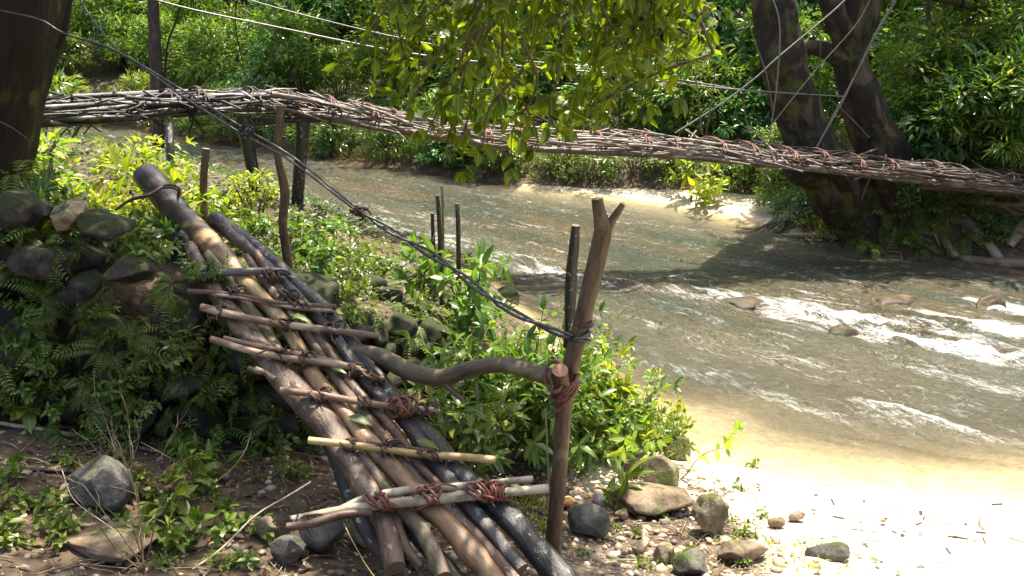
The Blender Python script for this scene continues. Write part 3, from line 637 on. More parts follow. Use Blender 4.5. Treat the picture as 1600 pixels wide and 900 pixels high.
pole_tree(1552, 270, 12.5, .06, 'thin dark tree trunk near the right edge')
pole_tree(232, 140, 19, .15, 'thick dark tree trunk above the bridge at left', (-10, -260))

# ------------------------------------------------------------------ left foreground tree (trunk at the picture's left edge)
def left_tree():
    b = on(-3.32, 4.85); t = thing('tree', 'huge dark mossy tree trunk at the left edge of the view', 'tree', b); tk = MB()
    c = lambda px, py: W(px-34, py, 4.85)
    tube(tk, [tuple(np.array(b)-(.0, 0, .3)), tuple(c(-55, 300)), tuple(c(-48, 200)), tuple(c(-30, 100)), tuple(c(-12, 0)), tuple(c(0, -200)), tuple(c(20, -500)), tuple(c(60, -900))],
         [.60, .42, .42, .43, .46, .45, .4, .3], 44, .05, .11, 4.5, lump=.03, seed=3)
    lim = [[c(0, -300), W(200, -520, 5.3), W(500, -640, 5.9)], [c(10, -420), W(200, -700, 5.0), W(420, -900, 4.8)], [c(10, -350), W(-100, -700, 6.5), W(-150, -900, 8)], [c(40, -700), W(150, -1000, 6.2), W(300, -1200, 7)]]
    for l in lim: tube(tk, [tuple(p) for p in l], [.2, .13, .05], 10, .15, .08, 4)
    part(t, 'trunk', tk, M_trunkL)
    # canopy overhead, out of the view, that shades the wall
    r_ = np.random.default_rng(8); mb = MB(); P = []; D = []
    for k in range(150):
        x = r_.uniform(-4.8, 1.0); y = r_.uniform(4.4, 8.2); z = r_.uniform(4.6, 7.0)
        ox, oy = x-sdir.x/sdir.z*(z-1.2), y-sdir.y/sdir.z*(z-1.2)   # spot this clump would shade
        if ox > -.6 or oy > 5.0: continue
        if r_.uniform() < (.5 if ox > -1.3 else .2): continue
        n = 70; d = nrm(r_.normal(size=(n, 3))); P.append(np.array((x, y, z))+d*r_.uniform(.1, .55, (n, 1))); dd = d+r_.normal(size=(n, 3))*.4; dd[:, 2] -= .3; D.append(dd)
    P = np.concatenate(P); n = len(P); leaves(mb, P, np.concatenate(D), np.array((0, 0, 1.))+r_.normal(size=(n, 3))*.5, .15, .075, FAR); part(t, 'crown', mb, M_over)
    v = MB(); tube(v, [W(118, -30, 4.7), W(105, 20, 4.65), W(97, 60, 4.65), W(90, 75, 4.7)], [.012, .012, .014, .008], 6, .05, .1); part(t, 'vine', v, M_trunkL)
left_tree()

# ------------------------------------------------------------------ overhanging leafy limb
def overhang():
    t = thing('tree', 'overhanging tree branches with broad backlit green leaves at top centre', 'tree', on(2.1, -1.6)); tk = MB(); st = MB(); lf = MB()
    tube(tk, [(2.1, -1.6, .3), (2.0, -1.2, 2.2), (1.6, -.2, 3.9), (1.0, 1.4, 4.7), (.5, 3.2, 4.75), (.2, 4.8, 4.5)], [.3, .24, .2, .14, .1, .06], 14, .12, .08, 4)
    part(t, 'trunk', tk, M_trunkR)
    r_ = np.random.default_rng(21); P = []; D = []
    ends = [(575, 55, 4.4), (600, 10, 4.8), (625, 100, 4.6), (640, 165, 4.3), (668, 205, 4.6), (700, 150, 4.2), (722, 212, 4.4), (748, 238, 4.2), (775, 170, 4.6), (800, 205, 4.3), (835, 232, 4.5), (860, 150, 4.1), (885, 195, 4.4),
            (915, 140, 4.7), (950, 178, 4.3), (985, 120, 4.5), (1010, 90, 4.2), (1045, 125, 4.6), (1075, 70, 4.4), (1110, 40, 4.7), (760, 80, 4.8), (700, 60, 4.9), (820, 90, 4.9), (900, 60, 4.8), (980, 40, 4.9), (660, 40, 4.3), (840, 20, 4.0), (940, 10, 4.2), (720, 20, 4.1), (1060, 10, 4.2), (790, 130, 4.9), (650, 120, 5.0)]
    def twig(pts, r0, dens):
        Q, T, _ = tube(st, pts, np.linspace(r0, r0*.35, len(pts)), 5, .04)
        for i in range(2, len(Q)):
            if r_.uniform() < dens:
                tt = T[i]; o = nrm(np.cross(tt, r_.normal(size=3))); P.append(Q[i]+o*.004); dd = o+tt*.5; dd[2] -= .15; D.append(dd)
        for k in range(3): P.append(Q[-1]); D.append(T[-1]+r_.normal(size=3)*.5)
        return Q, T
    for j in range(62):
        if j < len(ends): px, py, Y = ends[j]
        else: px = r_.uniform(575, 1110); py = r_.uniform(-60, np.interp(px, [575, 620, 720, 850, 920, 1000, 1110], [40, 130, 215, 205, 150, 100, 30])); Y = r_.uniform(3.9, 5.2)
        e = W(px, py, Y); e0 = W(px+r_.uniform(-60, 240), py-r_.uniform(90, 330), Y+r_.uniform(-.5, .3))
        m = e0*.5+e*.5+np.array((r_.normal()*.07, r_.normal()*.07, r_.uniform(.0, .12)))
        if j % 2 == 0:
            root = np.array((r_.uniform(.2, .9), r_.uniform(2.4, 4.6), 4.7)); tube(st, [root, (root+e0)/2+np.array((r_.normal()*.15, 0, .15)), e0], [.03, .018, .009], 6, .1)
        Q, T = twig([e0, m, e+np.array((.02, 0, .04)), e], .009, .5)
        for i in range(2, len(Q), 2):
            if r_.uniform() < .8:
                d = nrm(r_.normal(size=3)*np.array((1, 1, .55))+T[i]*.5); l = r_.uniform(.10, .28)
                twig([Q[i], Q[i]+d*l*.5, Q[i]+d*l+np.array((0, 0, -.04))], .0035, .8)
    P = np.array(P); n = len(P); print('overhang leaves', n)
    D = np.array(D); D[:, 2] -= .05
    L = .092*r_.uniform(.5, 1.2, n); leaves(lf, P, D, np.array((.15, -.35, .55))+r_.normal(size=(n, 3))*.55, L, L*.62, NEAR)
    part(t, 'twig', st, M_stem); part(t, 'foliage', lf, M_over)
overhang()

# ------------------------------------------------------------------ footbridge
BR = np.array([W(px, py-7, Y) for px, py, Y in [(-90, 188, 6.9), (70, 176, 7.3), (200, 170, 7.9), (330, 160, 8.3), (430, 160, 8.55), (520, 174, 8.75), (620, 193, 9.0), (720, 209, 9.2), (850, 222, 9.35), (1000, 229, 9.5), (1150, 240, 9.65), (1280, 254, 9.75), (1400, 268, 9.75), (1500, 278, 9.75), (1600, 288, 9.75), (1720, 300, 9.85)]])
def bridge():
    t = thing('footbridge', 'long woven stick footbridge crossing above the river to the forked tree', 'bridge', tuple(BR[4]-np.array((0, 0, .9))))
    Q = smooth_path(BR, .05); S = np.concatenate([[0], np.cumsum(np.linalg.norm(np.diff(Q, axis=0), axis=1))]); LT = S[-1]
    T = nrm(np.gradient(Q, axis=0)); side = nrm(np.cross(T, (0, 0, 1.)))
    r_ = np.random.default_rng(77)
    def at(s): i = min(len(Q)-1, max(0, int(np.searchsorted(S, s)))); return Q[i], T[i], side[i]
    def stick(mb, s0, l, off, z, ang, r, seed):
        pts = []; zt = r_.normal()*.06
        for k in range(4):
            q, tt, sd = at(s0+l*k/3); o = off+ang*(k/3-.5); pts.append(q+sd*o+np.array((0, 0, z+zt*(k/3-.5)+r_.normal()*.018)))
        if s0+l > LT: return False
        tube(mb, pts, [r, r*.95, r*.85, r*.6], 6, .12, .10, 10, cap=1, seed=seed); return True
    def tone(s):
        f = s/LT+r_.normal()*.03
        return M_brdark if f < .23 else (M_brred if f < .72 else M_brbrown)
    n = 0
    while n < 96:
        s0 = LT*(n+r_.uniform(-1, 1))/96-.6; s0 = min(max(0, s0), LT-2.2); l = r_.uniform(1.0, 2.1); r = r_.uniform(.014, .027)*(1.3 if s0 < 3 else 1)
        mb = MB()
        if stick(mb, s0, l, r_.uniform(-.34, .34), r_.uniform(-.10, .05), r_.normal()*(.2 if s0 > 3 else .3), r, n): part(t, 'deck_pole', mb, [tone(s0+l/2), M_cutd])
        n += 1
    # finer sticks filling the weave, by tone
    for k, (a, b, mat) in enumerate([(0, .25, M_brdark), (.23, .72, M_brred), (.70, .99, M_brbrown)]):
        mb = MB()
        for j in range(int(420*(b-a))):
            stick(mb, LT*r_.uniform(a, b)-.4 if a > 0 else LT*r_.uniform(a, b), r_.uniform(.3, .9), r_.uniform(-.38, .38), r_.uniform(-.12, .06), r_.normal()*.22, r_.uniform(.008, .018), j)
        for j in range(int(70*(b-a))):      # short cross sticks and stray ends
            q, tt, sd = at(LT*r_.uniform(a, b)); q = q+np.array((0, 0, r_.uniform(-.1, .1)))
            d = nrm(sd+tt*r_.normal()*.7+np.array((0, 0, r_.normal()*.25))); l = r_.uniform(.3, .5)
            tube(mb, [q-d*l, q, q+d*l+np.array((0, 0, r_.uniform(-.08, .06)))], [.012, .012, .007], 5, .15, .1, seed=j)
        o = part(t, 'stick_weave', mb, [mat, M_cutd]); o['kind'] = 'stuff'
    # bearer poles under the deck
    for off in (-.25, 0, .26):
        for s0, s1 in ((0, .3), (.27, .62), (.6, .97)):
            mb = MB(); pts = [at(LT*f)[0]+at(LT*f)[2]*off+np.array((0, 0, -.10)) for f in np.linspace(s0, s1, 7)]
            tube(mb, pts, [.04, .04, .038, .036, .035, .03, .025], 8, .1, .1, 9, cap=1, seed=int(s0*10)); part(t, 'bearer', mb, [M_brbrown if s0 > .1 else M_logblack, M_cutd])
    # vine lashings round the bundle
    for k, f in enumerate(np.concatenate([np.linspace(.05, .3, 9), np.linspace(.33, .93, 18)])):
        q, tt, sd = at(LT*f+r_.normal()*.05); mb = MB(); w = .34*r_.uniform(.8, 1.1); hh = .10+.01*r_.normal()
        for j in range(3):
            ph = np.linspace(0, 2*math.pi, 13); o = (j-1)*.025+r_.normal()*.012
            tube(mb, [q+sd*w*math.cos(a)+np.array((0, 0, 1.))*(hh*math.sin(a)+.0)+tt*(o+.05*math.sin(a+j)) for a in ph], .008, 5, .04, .2, seed=j)
        for j in range(3): 
            e = q+sd*-w*.9+np.array((r_.normal()*.05, 0, r_.uniform(-.2, .0))); tube(mb, [q+sd*-w, (q+sd*-w+e)/2+r_.normal(size=3)*.03, e], .005, 4, .04)
        part(t, 'lashing', mb, M_vine if .25 < f < .8 else M_vined)
    # dark clumps of vine and moss knotted on the wet end
    for k, (f, sd_) in enumerate([(.035, -1), (.075, -1), (.12, -1), (.135, 1), (.17, -1), (.215, -1), (.25, -1)]):
        q, tt, sd = at(LT*f+.3); mb = MB(); c = q+sd*(.30*-sd_*-1)+np.array((0, 0, -.02))
        for j in range(12):
            ax = nrm(r_.normal(size=3)); a1 = nrm(np.cross(ax, (0, .3, 1))); a2 = np.cross(ax, a1); rr = r_.uniform(.04, .09); ph = np.linspace(0, 5.5, 9)
            tube(mb, [c+(a1*math.cos(p)*rr+a2*math.sin(p)*rr) for p in ph], .011, 5, .05, .2)
        for j in range(4): tube(mb, [c, c+np.array((r_.normal()*.06, 0, -.1)), c+np.array((r_.normal()*.08, 0, -r_.uniform(.15, .28)))], .007, 4, .06)
        part(t, 'knot', mb, M_trunkL)
    for k in range(2):
        if k == 0: pp = [(396, 345, 8.35), (398, 290, 8.35), (388, 230, 8.35), (380, 180, 8.35)]; rr = [.062, .064, .068, .08]
        else: pp = [(464, 345, 8.5), (467, 280, 8.5), (472, 215, 8.5), (474, 170, 8.5)]; rr = [.062, .064, .068, .08]
        mb = MB(); p = [W(*q) for q in pp]; p[0][2] = min(p[0][2], gz(p[0][0], p[0][1])-.1); tube(mb, p, rr, 10, .06, .12, 8, cap=1, seed=k); part(t, 'support_post', mb, [M_logblack, M_cutd])
    mb = MB(); tube(mb, [W(478, 185, 8.5), W(510, 178, 8.6), W(545, 190, 8.7)], .03, 7, .06, .1); part(t, 'brace', mb, M_brbrown)
    mb = MB(); tube(mb, [W(365, 196, 8.3), W(430, 188, 8.4), W(500, 186, 8.5)], .045, 7, .06, .1, cap=1); part(t, 'cross_beam', mb, [M_logblack, M_cutd])
    # drooping root hanging from the deck
    mb = MB(); tube(mb, [W(1358, 262, 9.9), W(1358, 280, 9.85), W(1352, 295, 9.85), W(1346, 312, 9.85)], [.018, .014, .014, .008], 5, .03, .2); part(t, 'hanging_root', mb, M_rail)
bridge()
for k, (p, r, lab) in enumerate([([(1395, 262, 9.95), (1480, 270, 9.95), (1600, 284, 9.95), (1700, 298, 9.95)], .085, 'dark fallen log lying along the right end of the footbridge'),
                                 ([(1440, 290, 9.7), (1520, 296, 9.7), (1620, 305, 9.7)], .05, 'thinner dark log below the right end of the footbridge')]):
    mb = MB(); tube(mb, [W(*q) for q in p], r, 10, .08, .1, 7, cap=1, seed=k); single('fallen_log', mb, [M_trunkF, M_cutd], lab, 'log')

# ------------------------------------------------------------------ wires and cables
def wire(pts, r, mat, lab, name='cable', twist=0, sag=0., cat='cable'):
    P = smooth_path(np.array([W(*p) for p in pts]), .06); mb = MB(); r = r*.72
    if sag: s = np.linspace(0, 1, len(P)); P[:, 2] -= sag*4*s*(1-s)
    if twist:
        T = nrm(np.gradient(P, axis=0)); a = nrm(np.cross(T, (0, 0, 1.))); b = np.cross(a, T)
        s = np.arange(len(P))*.06
        for k in range(2):
            ph = s*twist+k*math.pi+.4*np.sin(s*5)
            tube(mb, P+(a*np.cos(ph)[:, None]+b*np.sin(ph)[:, None])*r*1.02, r, 6, .03)
    else: tube(mb, P, r, 5, .2)
    return single(name, mb, mat, lab, cat)
def main_cable():
    t = thing('cable', 'thick twisted dark steel cable running from the left trunk down to the forked post', 'cable', W(905, 525, 3.27))
    mb = MB(); pts = [(-20, 12, 4.42), (60, 30, 4.38), (100, 52, 4.37), (185, 82, 4.35), (300, 155, 4.2), (380, 205, 4.1), (455, 248, 4.0), (555, 325, 3.85), (620, 366, 3.75), (700, 415, 3.6), (780, 475, 3.45), (850, 511, 3.32), (893, 527, 3.23)]
    P = smooth_path(np.array([W(*p) for p in pts]), .03)
    T = nrm(np.gradient(P, axis=0)); a = nrm(np.cross(T, (0, 0, 1.))); b = np.cross(a, T); s = np.arange(len(P))*.03
    px = 800+F*P[:, 0]/(P[:, 1]*cp+(H-P[:, 2])*sp); loose = np.interp(px, [0, 185, 300, 540, 560, 620, 893], [0.1, .3, 2.2, .8, 1, 1.5, 1.1]); tw = np.interp(px, [0, 540, 560, 893], [1.2, 1.2, 12, 15])
    ph = np.cumsum(tw)*.03
    for k in range(2):
        tube(mb, P+(a*np.cos(ph+k*math.pi)[:, None]+b*np.sin(ph+k*math.pi)[:, None])*(.0085*loose)[:, None], np.interp(px, [0, 540, 600, 893], [.005, .0053, .0068, .0075]), 7, .02, .06, 30)
    part(t, 'strand', mb, M_steel)
    mb = MB(); c = W(905, 527, 3.27)
    for k in range(3):
        ph = np.linspace(0, 2*math.pi, 20); rr = .041+.002*k; tube(mb, [c+np.array((math.cos(p)*rr, math.sin(p)*rr, -.011*(k-1)+.014*math.cos(p+k))) for p in ph], .0075, 7, .02)
    part(t, 'loop', mb, M_steel)
    mb = MB(); r_ = np.random.default_rng(2); c = W(562, 331, 3.84)
    for k in range(7):
        ph = np.linspace(0, 5.5, 9)+r_.uniform(0, 3); ax = nrm(r_.normal(size=3)); a1 = nrm(np.cross(ax, (0, .3, 1))); a2 = np.cross(ax, a1)
        tube(mb, [c+(a1*math.cos(p)+a2*math.sin(p))*.022+ax*.006*(p-3)+T[0]*(k-3)*.008 for p in ph], .006, 6, .02, .1)
    tube(mb, [c, W(545, 328, 3.84)], .004, 5, .05); part(t, 'knot', mb, M_vined)
    mb = MB(); c = W(385, 208, 4.08)
    for k in range(4):
        ph = np.linspace(0, 6, 12); ax = nrm(r_.normal(size=3)+np.array((0, 1.5, 0))); a1 = nrm(np.cross(ax, (0, .3, 1))); a2 = np.cross(ax, a1); rr = r_.uniform(.025, .05)
        tube(mb, [c+(a1*math.cos(p)+a2*math.sin(p)*.6)*rr+np.array((0, 0, .005*k)) for p in ph], .004, 5, .02)
    part(t, 'loose_coil', mb, M_steeld)
main_cable()
wire([(118, -10, 4.6), (150, 38, 4.5), (185, 80, 4.38)], .0065, M_steel, 'short grey cable coming down from the top left corner to the main cable')
wire([(-40, 178, 4.3), (0, 190, 4.3), (20, 200, 4.35), (42, 216, 4.4)], .003, M_wire, 'thin pale wire against the foot of the big left trunk')
wire([(170, -25, 7.8), (280, 10, 7.9), (440, 44, 8.3), (620, 80, 8.8), (780, 100, 9.1), (960, 116, 9.4), (1100, 135, 9.8), (1210, 144, 10.1), (1320, 151, 10.4)], .013, M_wire, 'long pale handrail wire sagging above the footbridge to the forked tree')
wire([(330, -20, 8.6), (400, 3, 8.8), (500, 30, 9.1), (620, 58, 9.5), (800, 92, 9.8), (960, 108, 10), (1060, 124, 10.1), (1200, 148, 10.2)], .010, M_wire, 'second thinner handrail wire above the footbridge')
wire([(1340, -25, 10.2), (1310, 10, 10.1), (1215, 90, 9.9), (1185, 118, 9.85), (1130, 160, 9.8), (1055, 208, 9.7)], .014, M_wire, 'thick guy wire slanting from the forked tree down left to the bridge')
wire([(1410, -25, 10.0), (1395, 8, 10.0), (1370, 50, 9.95), (1320, 150, 9.9), (1275, 232, 9.8)], .011, M_wire, 'paired bright wires slanting from the top right to the bridge beside the trunk', twist=3)
wire([(1370, -25, 10.0), (1340, 35, 9.95), (1270, 115, 9.85), (1205, 196, 9.8)], .008, M_wire, 'thin slanting wire crossing in front of both trunks of the forked tree')
wire([(1205, -10, 9.9), (1218, 40, 9.85), (1214, 130, 9.8), (1202, 215, 9.7)], .012, M_wire, 'upright pale hanger wire in front of the left trunk of the forked tree')
wire([(1165, 10, 9.9), (1177, 60, 9.85), (1197, 115, 9.8), (1208, 175, 9.75)], .010, M_rail, 'crooked thin root hanging along the left edge of the forked tree', 'vine', cat='vine')
wire([(1282, 60, 10.2), (1281, 130, 10.2), (1283, 185, 10.1)], .008, M_rail, 'thin upright root between the two trunks of the forked tree', 'vine', cat='vine')
wire([(972, 96, 9.35), (960, 130, 9.35), (945, 200, 9.4)], .011, M_wire, 'pale hanger wire below the overhanging leaves in mid span')
wire([(975, 112, 9.4), (995, 150, 9.45), (1018, 208, 9.5)], .007, M_steeld, 'thin dark hanger wire just right of the mid span hanger')
wire([(1086, 118, 9.7), (1091, 150, 9.7), (1097, 210, 9.65)], .012, M_stem, 'pale green upright hanger stick, left one of the pair in mid span', 'hanger_stick', cat='stick')
wire([(1119, 90, 9.8), (1115, 135, 9.75), (1103, 212, 9.65)], .009, M_stem, 'thin leaning hanger stick, right one of the pair in mid span', 'hanger_stick', cat='stick')
wire([(1162, 142, 9.8), (1163, 170, 9.8), (1170, 208, 9.7)], .008, M_rail, 'short crooked hanger stick left of the forked tree', 'hanger_stick', cat='stick')
wire([(1300, 158, 9.85), (1325, 180, 9.85), (1358, 215, 9.85)], .006, M_rail, 'thin brown wire slanting down right across the right trunk')
wire([(372, -20, 9.0), (368, 40, 9.0), (378, 90, 9.0), (388, 135, 8.9)], .010, M_trunkL, 'dark hanging vine above the hump of the footbridge', 'vine', cat='vine')
wire([(286, -20, 8), (276, 30, 7.95), (262, 70, 7.9), (256, 140, 7.9)], .014, M_trunkL, 'dark leaning vine tied between the pale wire and the bridge at left', 'vine', cat='vine')
wire([(441, 44, 8.3), (430, 75, 8.3), (415, 110, 8.35), (405, 140, 8.4)], .008, M_vined, 'reddish vine hanger at the left end of the pale wire', 'vine', cat='vine')
wire([(236, 128, 4.15), (248, 108, 4.15), (256, 102, 4.15)], .003, M_vined, 'tiny vine end sticking up from the cable at left', 'vine', cat='vine')

# ------------------------------------------------------------------ log ramp
def rp(px, py, off=0.):
    d = ray(px, py); o = np.array((0, 0, H)); t = ((RP0+RN*off)-o).dot(RN)/d.dot(RN); return o+d*t, t*1.0
def ramp_thing():
    t = thing('log_ramp', 'steep ramp of long logs lashed together with crossbars, leaning on the bank', 'ramp', tuple(RP0-np.array((0, 0, .1))))
    logs = [  # pixel path, pixel width, top height over the ramp plane, material, label
        ([(296, 385), (319, 430), (345, 470), (375, 507), (412, 552), (448, 595), (482, 632), (513, 665), (536, 700), (554, 733), (575, 770), (592, 800), (604, 830), (617, 888)], [22, 26, 28, 32, 40, 46, 47, 46, 42, 40, 40, 38, 34, 36], .045, M_logbrown, 'thick brown log along the left side'),
        ([(545, 690), (583, 735), (607, 768), (632, 800), (651, 820), (672, 852), (692, 902)], [14, 17, 18, 24, 27, 28, 28], .04, M_logmoss, 'pale log with a green mossy patch near its lower end'),
        ([(228, 274), (262, 315), (300, 356), (340, 395), (375, 432), (412, 470), (445, 507), (470, 552), (495, 595), (525, 632), (554, 665), (585, 700), (616, 733), (645, 765), (668, 790), (698, 818), (750, 880), (790, 930)], [42, 46, 46, 38, 29, 27, 25, 25, 30, 28, 28, 30, 33, 36, 38, 37, 38, 38], .05, M_logtan, 'long peeled tan log with a charred upper end'),
        ([(326, 398), (351, 432), (378, 470), (413, 515), (440, 560), (462, 600), (490, 640)], [20, 22, 22, 21, 20, 18, 16], .03, M_logolive, 'short olive log between the brown and the tan one'),
        ([(385, 400), (407, 432), (440, 470), (468, 507), (495, 545), (527, 595), (552, 628), (583, 665), (610, 700), (639, 733), (665, 765), (692, 790), (727, 820), (770, 868), (805, 908)], [12, 14, 14, 14, 15, 17, 19, 21, 18, 16, 18, 20, 21, 22, 22], .04, M_logspot, 'slender pale spotted log'),
        ([(400, 395), (422, 430), (450, 470), (480, 507), (510, 545), (545, 595), (575, 630), (610, 665), (635, 700), (660, 733), (692, 765)], [14, 15, 15, 17, 17, 18, 18, 18, 16, 15, 14], .045, M_logred, 'slender reddish log'),
        ([(345, 350), (395, 395), (430, 430), (470, 470), (507, 507), (540, 550), (571, 595), (605, 630), (639, 665), (662, 700), (686, 733), (715, 770), (756, 818), (790, 860), (816, 890)], [22, 20, 20, 21, 22, 22, 24, 25, 27, 30, 34, 32, 28, 27, 26], .04, M_loggrey, 'dark grey log right of the middle'),
        ([(335, 342), (375, 372), (420, 405), (465, 447), (527, 507), (560, 550), (592, 595), (640, 648), (680, 692), (712, 733), (752, 770), (803, 818), (862, 885), (900, 930)], [30, 30, 28, 26, 26, 26, 28, 30, 33, 35, 40, 45, 47, 47], .045, M_logblack, 'thick black charred log on the right side'),
        ([(272, 372), (300, 380), (330, 392)], [30, 28, 22], .0, M_loggrey, 'short log stub sticking out at the upper left'),
        ([(362, 470), (400, 520), (437, 560), (470, 600), (505, 645)], [20, 22, 22, 20, 18], .01, M_logred, 'reddish log under the left side'),
        ([(500, 650), (530, 715), (552, 775), (585, 840), (640, 905)], [28, 34, 36, 36, 34], -.06, M_logblack, 'black log lying underneath at left'),
        ([(600, 760), (640, 820), (690, 880), (720, 920)], [26, 30, 32, 32], -.03, M_logblack, 'dark log half hidden under the lower end'),
    ]
    for k, (p, w, top, mat, lab) in enumerate(logs):
        pts = []; rr = []
        for (a, b), ww in zip(p, w):
            r0 = ww*rp(a, b, 0)[1]/F/2; q, tt = rp(a, b, top-r0); pts.append(q); rr.append(ww*tt/F/2*.94)
        mb = MB(); tube(mb, pts, rr, 24, .02, .075, 10, cap=1, lump=.06, seed=k+1, knots=9); part(t, 'log', mb, [mat, M_cutd], lab)
    # forked stub of the left log
    a, _ = rp(610, 800, -.01); b, _ = rp(628, 850, -.02); c, _ = rp(658, 885, -.03); mb = MB(); tube(mb, [a, b, c], [.04, .03, .013], 9, .03, .1, 10, cap=1); part(t, 'stub', mb, [M_logbrown, M_cutd])
    bars = [([(284, 433), (340, 427), (400, 424), (450, 425)], 13, M_bargrey), ([(293, 455), (360, 460), (440, 475), (525, 480)], 9, M_logred), ([(330, 458), (400, 470), (470, 482), (520, 486)], 7, M_bar),
            ([(315, 480), (380, 496), (450, 508), (520, 516), (592, 525)], [12, 13, 12, 11, 9], M_bar), ([(330, 530), (390, 548), (450, 560), (520, 568), (565, 577)], 11, M_bar), ([(350, 528), (400, 540), (480, 556), (540, 570), (600, 592)], 8, M_bar),
            ([(438, 610), (500, 617), (560, 628), (620, 636), (685, 641)], 11, M_bar), ([(605, 628), (622, 624), (640, 619)], 6, M_bar), ([(400, 575), (415, 582), (430, 592)], 7, M_bar),
            ([(482, 688), (540, 694), (600, 702), (660, 710), (720, 714), (775, 719)], 12, M_baryel), ([(570, 692), (640, 700), (700, 712)], 7, M_loggrey), ([(388, 576), (402, 580), (415, 583)], 9, M_logred),
            ([(456, 812), (540, 796), (620, 786), (700, 778), (780, 770), (856, 763)], [14, 16, 16, 16, 15, 14], M_barpale), ([(530, 796), (575, 777), (640, 766), (720, 760), (832, 748)], [10, 13, 14, 13, 11], M_barpale), ([(448, 824), (490, 817), (530, 805), (580, 800)], [14, 15, 15, 12], M_logred)]
    for k, (p, w, mat) in enumerate(bars):
        w = np.broadcast_to(w, (len(p),)); pts = []; rr = []
        for j, ((a, b), ww) in enumerate(zip(p, w)):
            off = .05+ww*3.6/F/2+(.0 if k not in (5, 10, 13) else .006); q, tt = rp(a, b, off); pts.append(q); rr.append(ww*tt/F/2)
        mb = MB(); tube(mb, pts, rr, 10, .03, .09, 14, cap=1, lump=.05, seed=k); part(t, 'crossbar', mb, [mat, M_cut if k in (4, 11) else M_cutd])
    # lashings: loops over the bars with frayed ends
    r_ = np.random.default_rng(4)
    lash = [(325, 430, 1), (425, 432, 1), (450, 462, 0), (365, 458, 0), (470, 478, 0), (345, 488, 0), (450, 508, 0), (520, 514, 0), (445, 556, 1), (480, 562, 1), (550, 578, 0), (585, 588, 0), (500, 618, 0), (575, 630, 0), (625, 636, 2), (665, 640, 0),
            (550, 695, 0), (600, 702, 1), (615, 700, 1), (680, 712, 1), (598, 783, 2), (668, 775, 2), (755, 768, 2), (770, 768, 2), (470, 815, 1)]
    for a, b, kind in lash:
        q, tt = rp(a, b, .074 if kind == 2 else .057); mb = MB(); sc_ = tt/F; ax = nrm(RC+r_.normal(size=3)*.12); u_ = nrm(RP1-RP0); big = kind == 2
        n = 5; rad = (14.5 if big else 9.5)*sc_
        for k in range(n):
            ph = np.linspace(0, 6.1, 15)+r_.uniform(0, 6); o = (k-(n-1)/2)*4.5*sc_; tl = r_.normal()*.8
            tube(mb, [q+ax*(o+math.sin(p)*tl*rad)+u_*math.cos(p)*rad*1.15+RN*(math.sin(p)*rad*1.0+.0) for p in ph], (2.7 if big else 2.1)*sc_, 6, .01, .3, 60)
        for k in range(5 if not big else 3):
            d = nrm(r_.normal(size=3)+RN*.7+u_*-.3); l = r_.uniform(8, 26)*sc_; tube(mb, [q, q+d*l*.6+RN*.005, q+d*l+u_*-.02], [1.6*sc_, 1.4*sc_, .7*sc_], 5, .02)
        if kind: 
            for k in range(2):
                e = q+ax*r_.uniform(-1, 1)*50*sc_+RN*.015; tube(mb, [q+RN*rad, (q+e)/2+RN*rad*1.2, e], 1.9*sc_, 5, .02, .1)
        part(t, 'lashing', mb, M_vine if kind == 2 else M_vined)
    # loose vine round the thick upper log end
    mb = MB(); 
    for o in (0, 4): 
        pts = [rp(255, 290+o, .09)[0], rp(268, 289+o, .11)[0], rp(280, 294+o, .10)[0], rp(278, 305+o, .02)[0]]; tube(mb, pts, .008, 6, .02, .1)
    tube(mb, [rp(255, 291, .09)[0], rp(232, 305, .07)[0], rp(205, 312, .03)[0], rp(180, 328, .0)[0]], [.01, .012, .010, .008], 6, .02, .15); part(t, 'lashing', mb, M_vined)
    # dead leaves caught on the logs
    for k, (a, b, s, mt) in enumerate([(453, 492, 26, M_yel), (518, 575, 20, M_shrub), (543, 650, 34, M_cover), (650, 688, 30, M_fern)]):
        q, tt = rp(a, b, .06); mb = MB(); leaves(mb, [q], [nrm(RC*.6-(RP1-RP0)*.2+RN*.1)], [RN+np.array((0, 0, .2))], s*1.3*tt/F, s*.6*tt/F)
        single('leaf', mb, mt, ['pale green leaf caught under the upper crossbar', 'small pale leaf lying on the middle crossbar', 'mossy green leaf lying on the peeled log', 'green leaf lying on the charred log'][k], 'leaf')
ramp_thing()

# ------------------------------------------------------------------ posts, stakes and rail
def post(pts, w, mat, lab, name='post', fork=None, cat='post', cut=None, amp=.08):
    P = [W(*p) for p in pts]; g = gz(P[0][0], P[0][1])
    if P[0][2] > g-.06: P[0] = np.array((P[0][0], P[0][1], g-.1))
    t = thing(name, lab, cat, (P[0][0], P[0][1], g)); mb = MB()
    rr = [ww*np.linalg.norm(p-np.array((0, 0, H)))/F/2 for ww, p in zip(np.broadcast_to(w, (len(P),)), P)]
    tube(mb, P, rr, 14, .025, amp, 9, cap=1, lump=.05, seed=int(pts[0][0]))
    if fork: 
        Q = [W(*p) for p in fork[0]]; tube(mb, Q, [ww*np.linalg.norm(p-np.array((0, 0, H)))/F/2 for ww, p in zip(fork[1], Q)], 12, .02, amp, 12, cap=1, lump=.05)
    part(t, 'stem', mb, [mat, cut or M_cutd]); return t
fp = post([(858, 872, 3.2), (866, 820, 3.2), (874, 740, 3.22), (880, 650, 3.24), (890, 580, 3.26), (905, 520, 3.28), (920, 460, 3.29), (934, 400, 3.3), (942, 360, 3.3), (936, 330, 3.3), (933, 310, 3.3)], [23, 23, 23, 24, 26, 27, 27, 28, 28, 21, 19], M_post,
          'tall forked brown post standing at the right of the ramp', fork=([(938, 390, 3.3), (950, 356, 3.3), (962, 336, 3.3), (974, 318, 3.29)], [22, 16, 13, 9]))
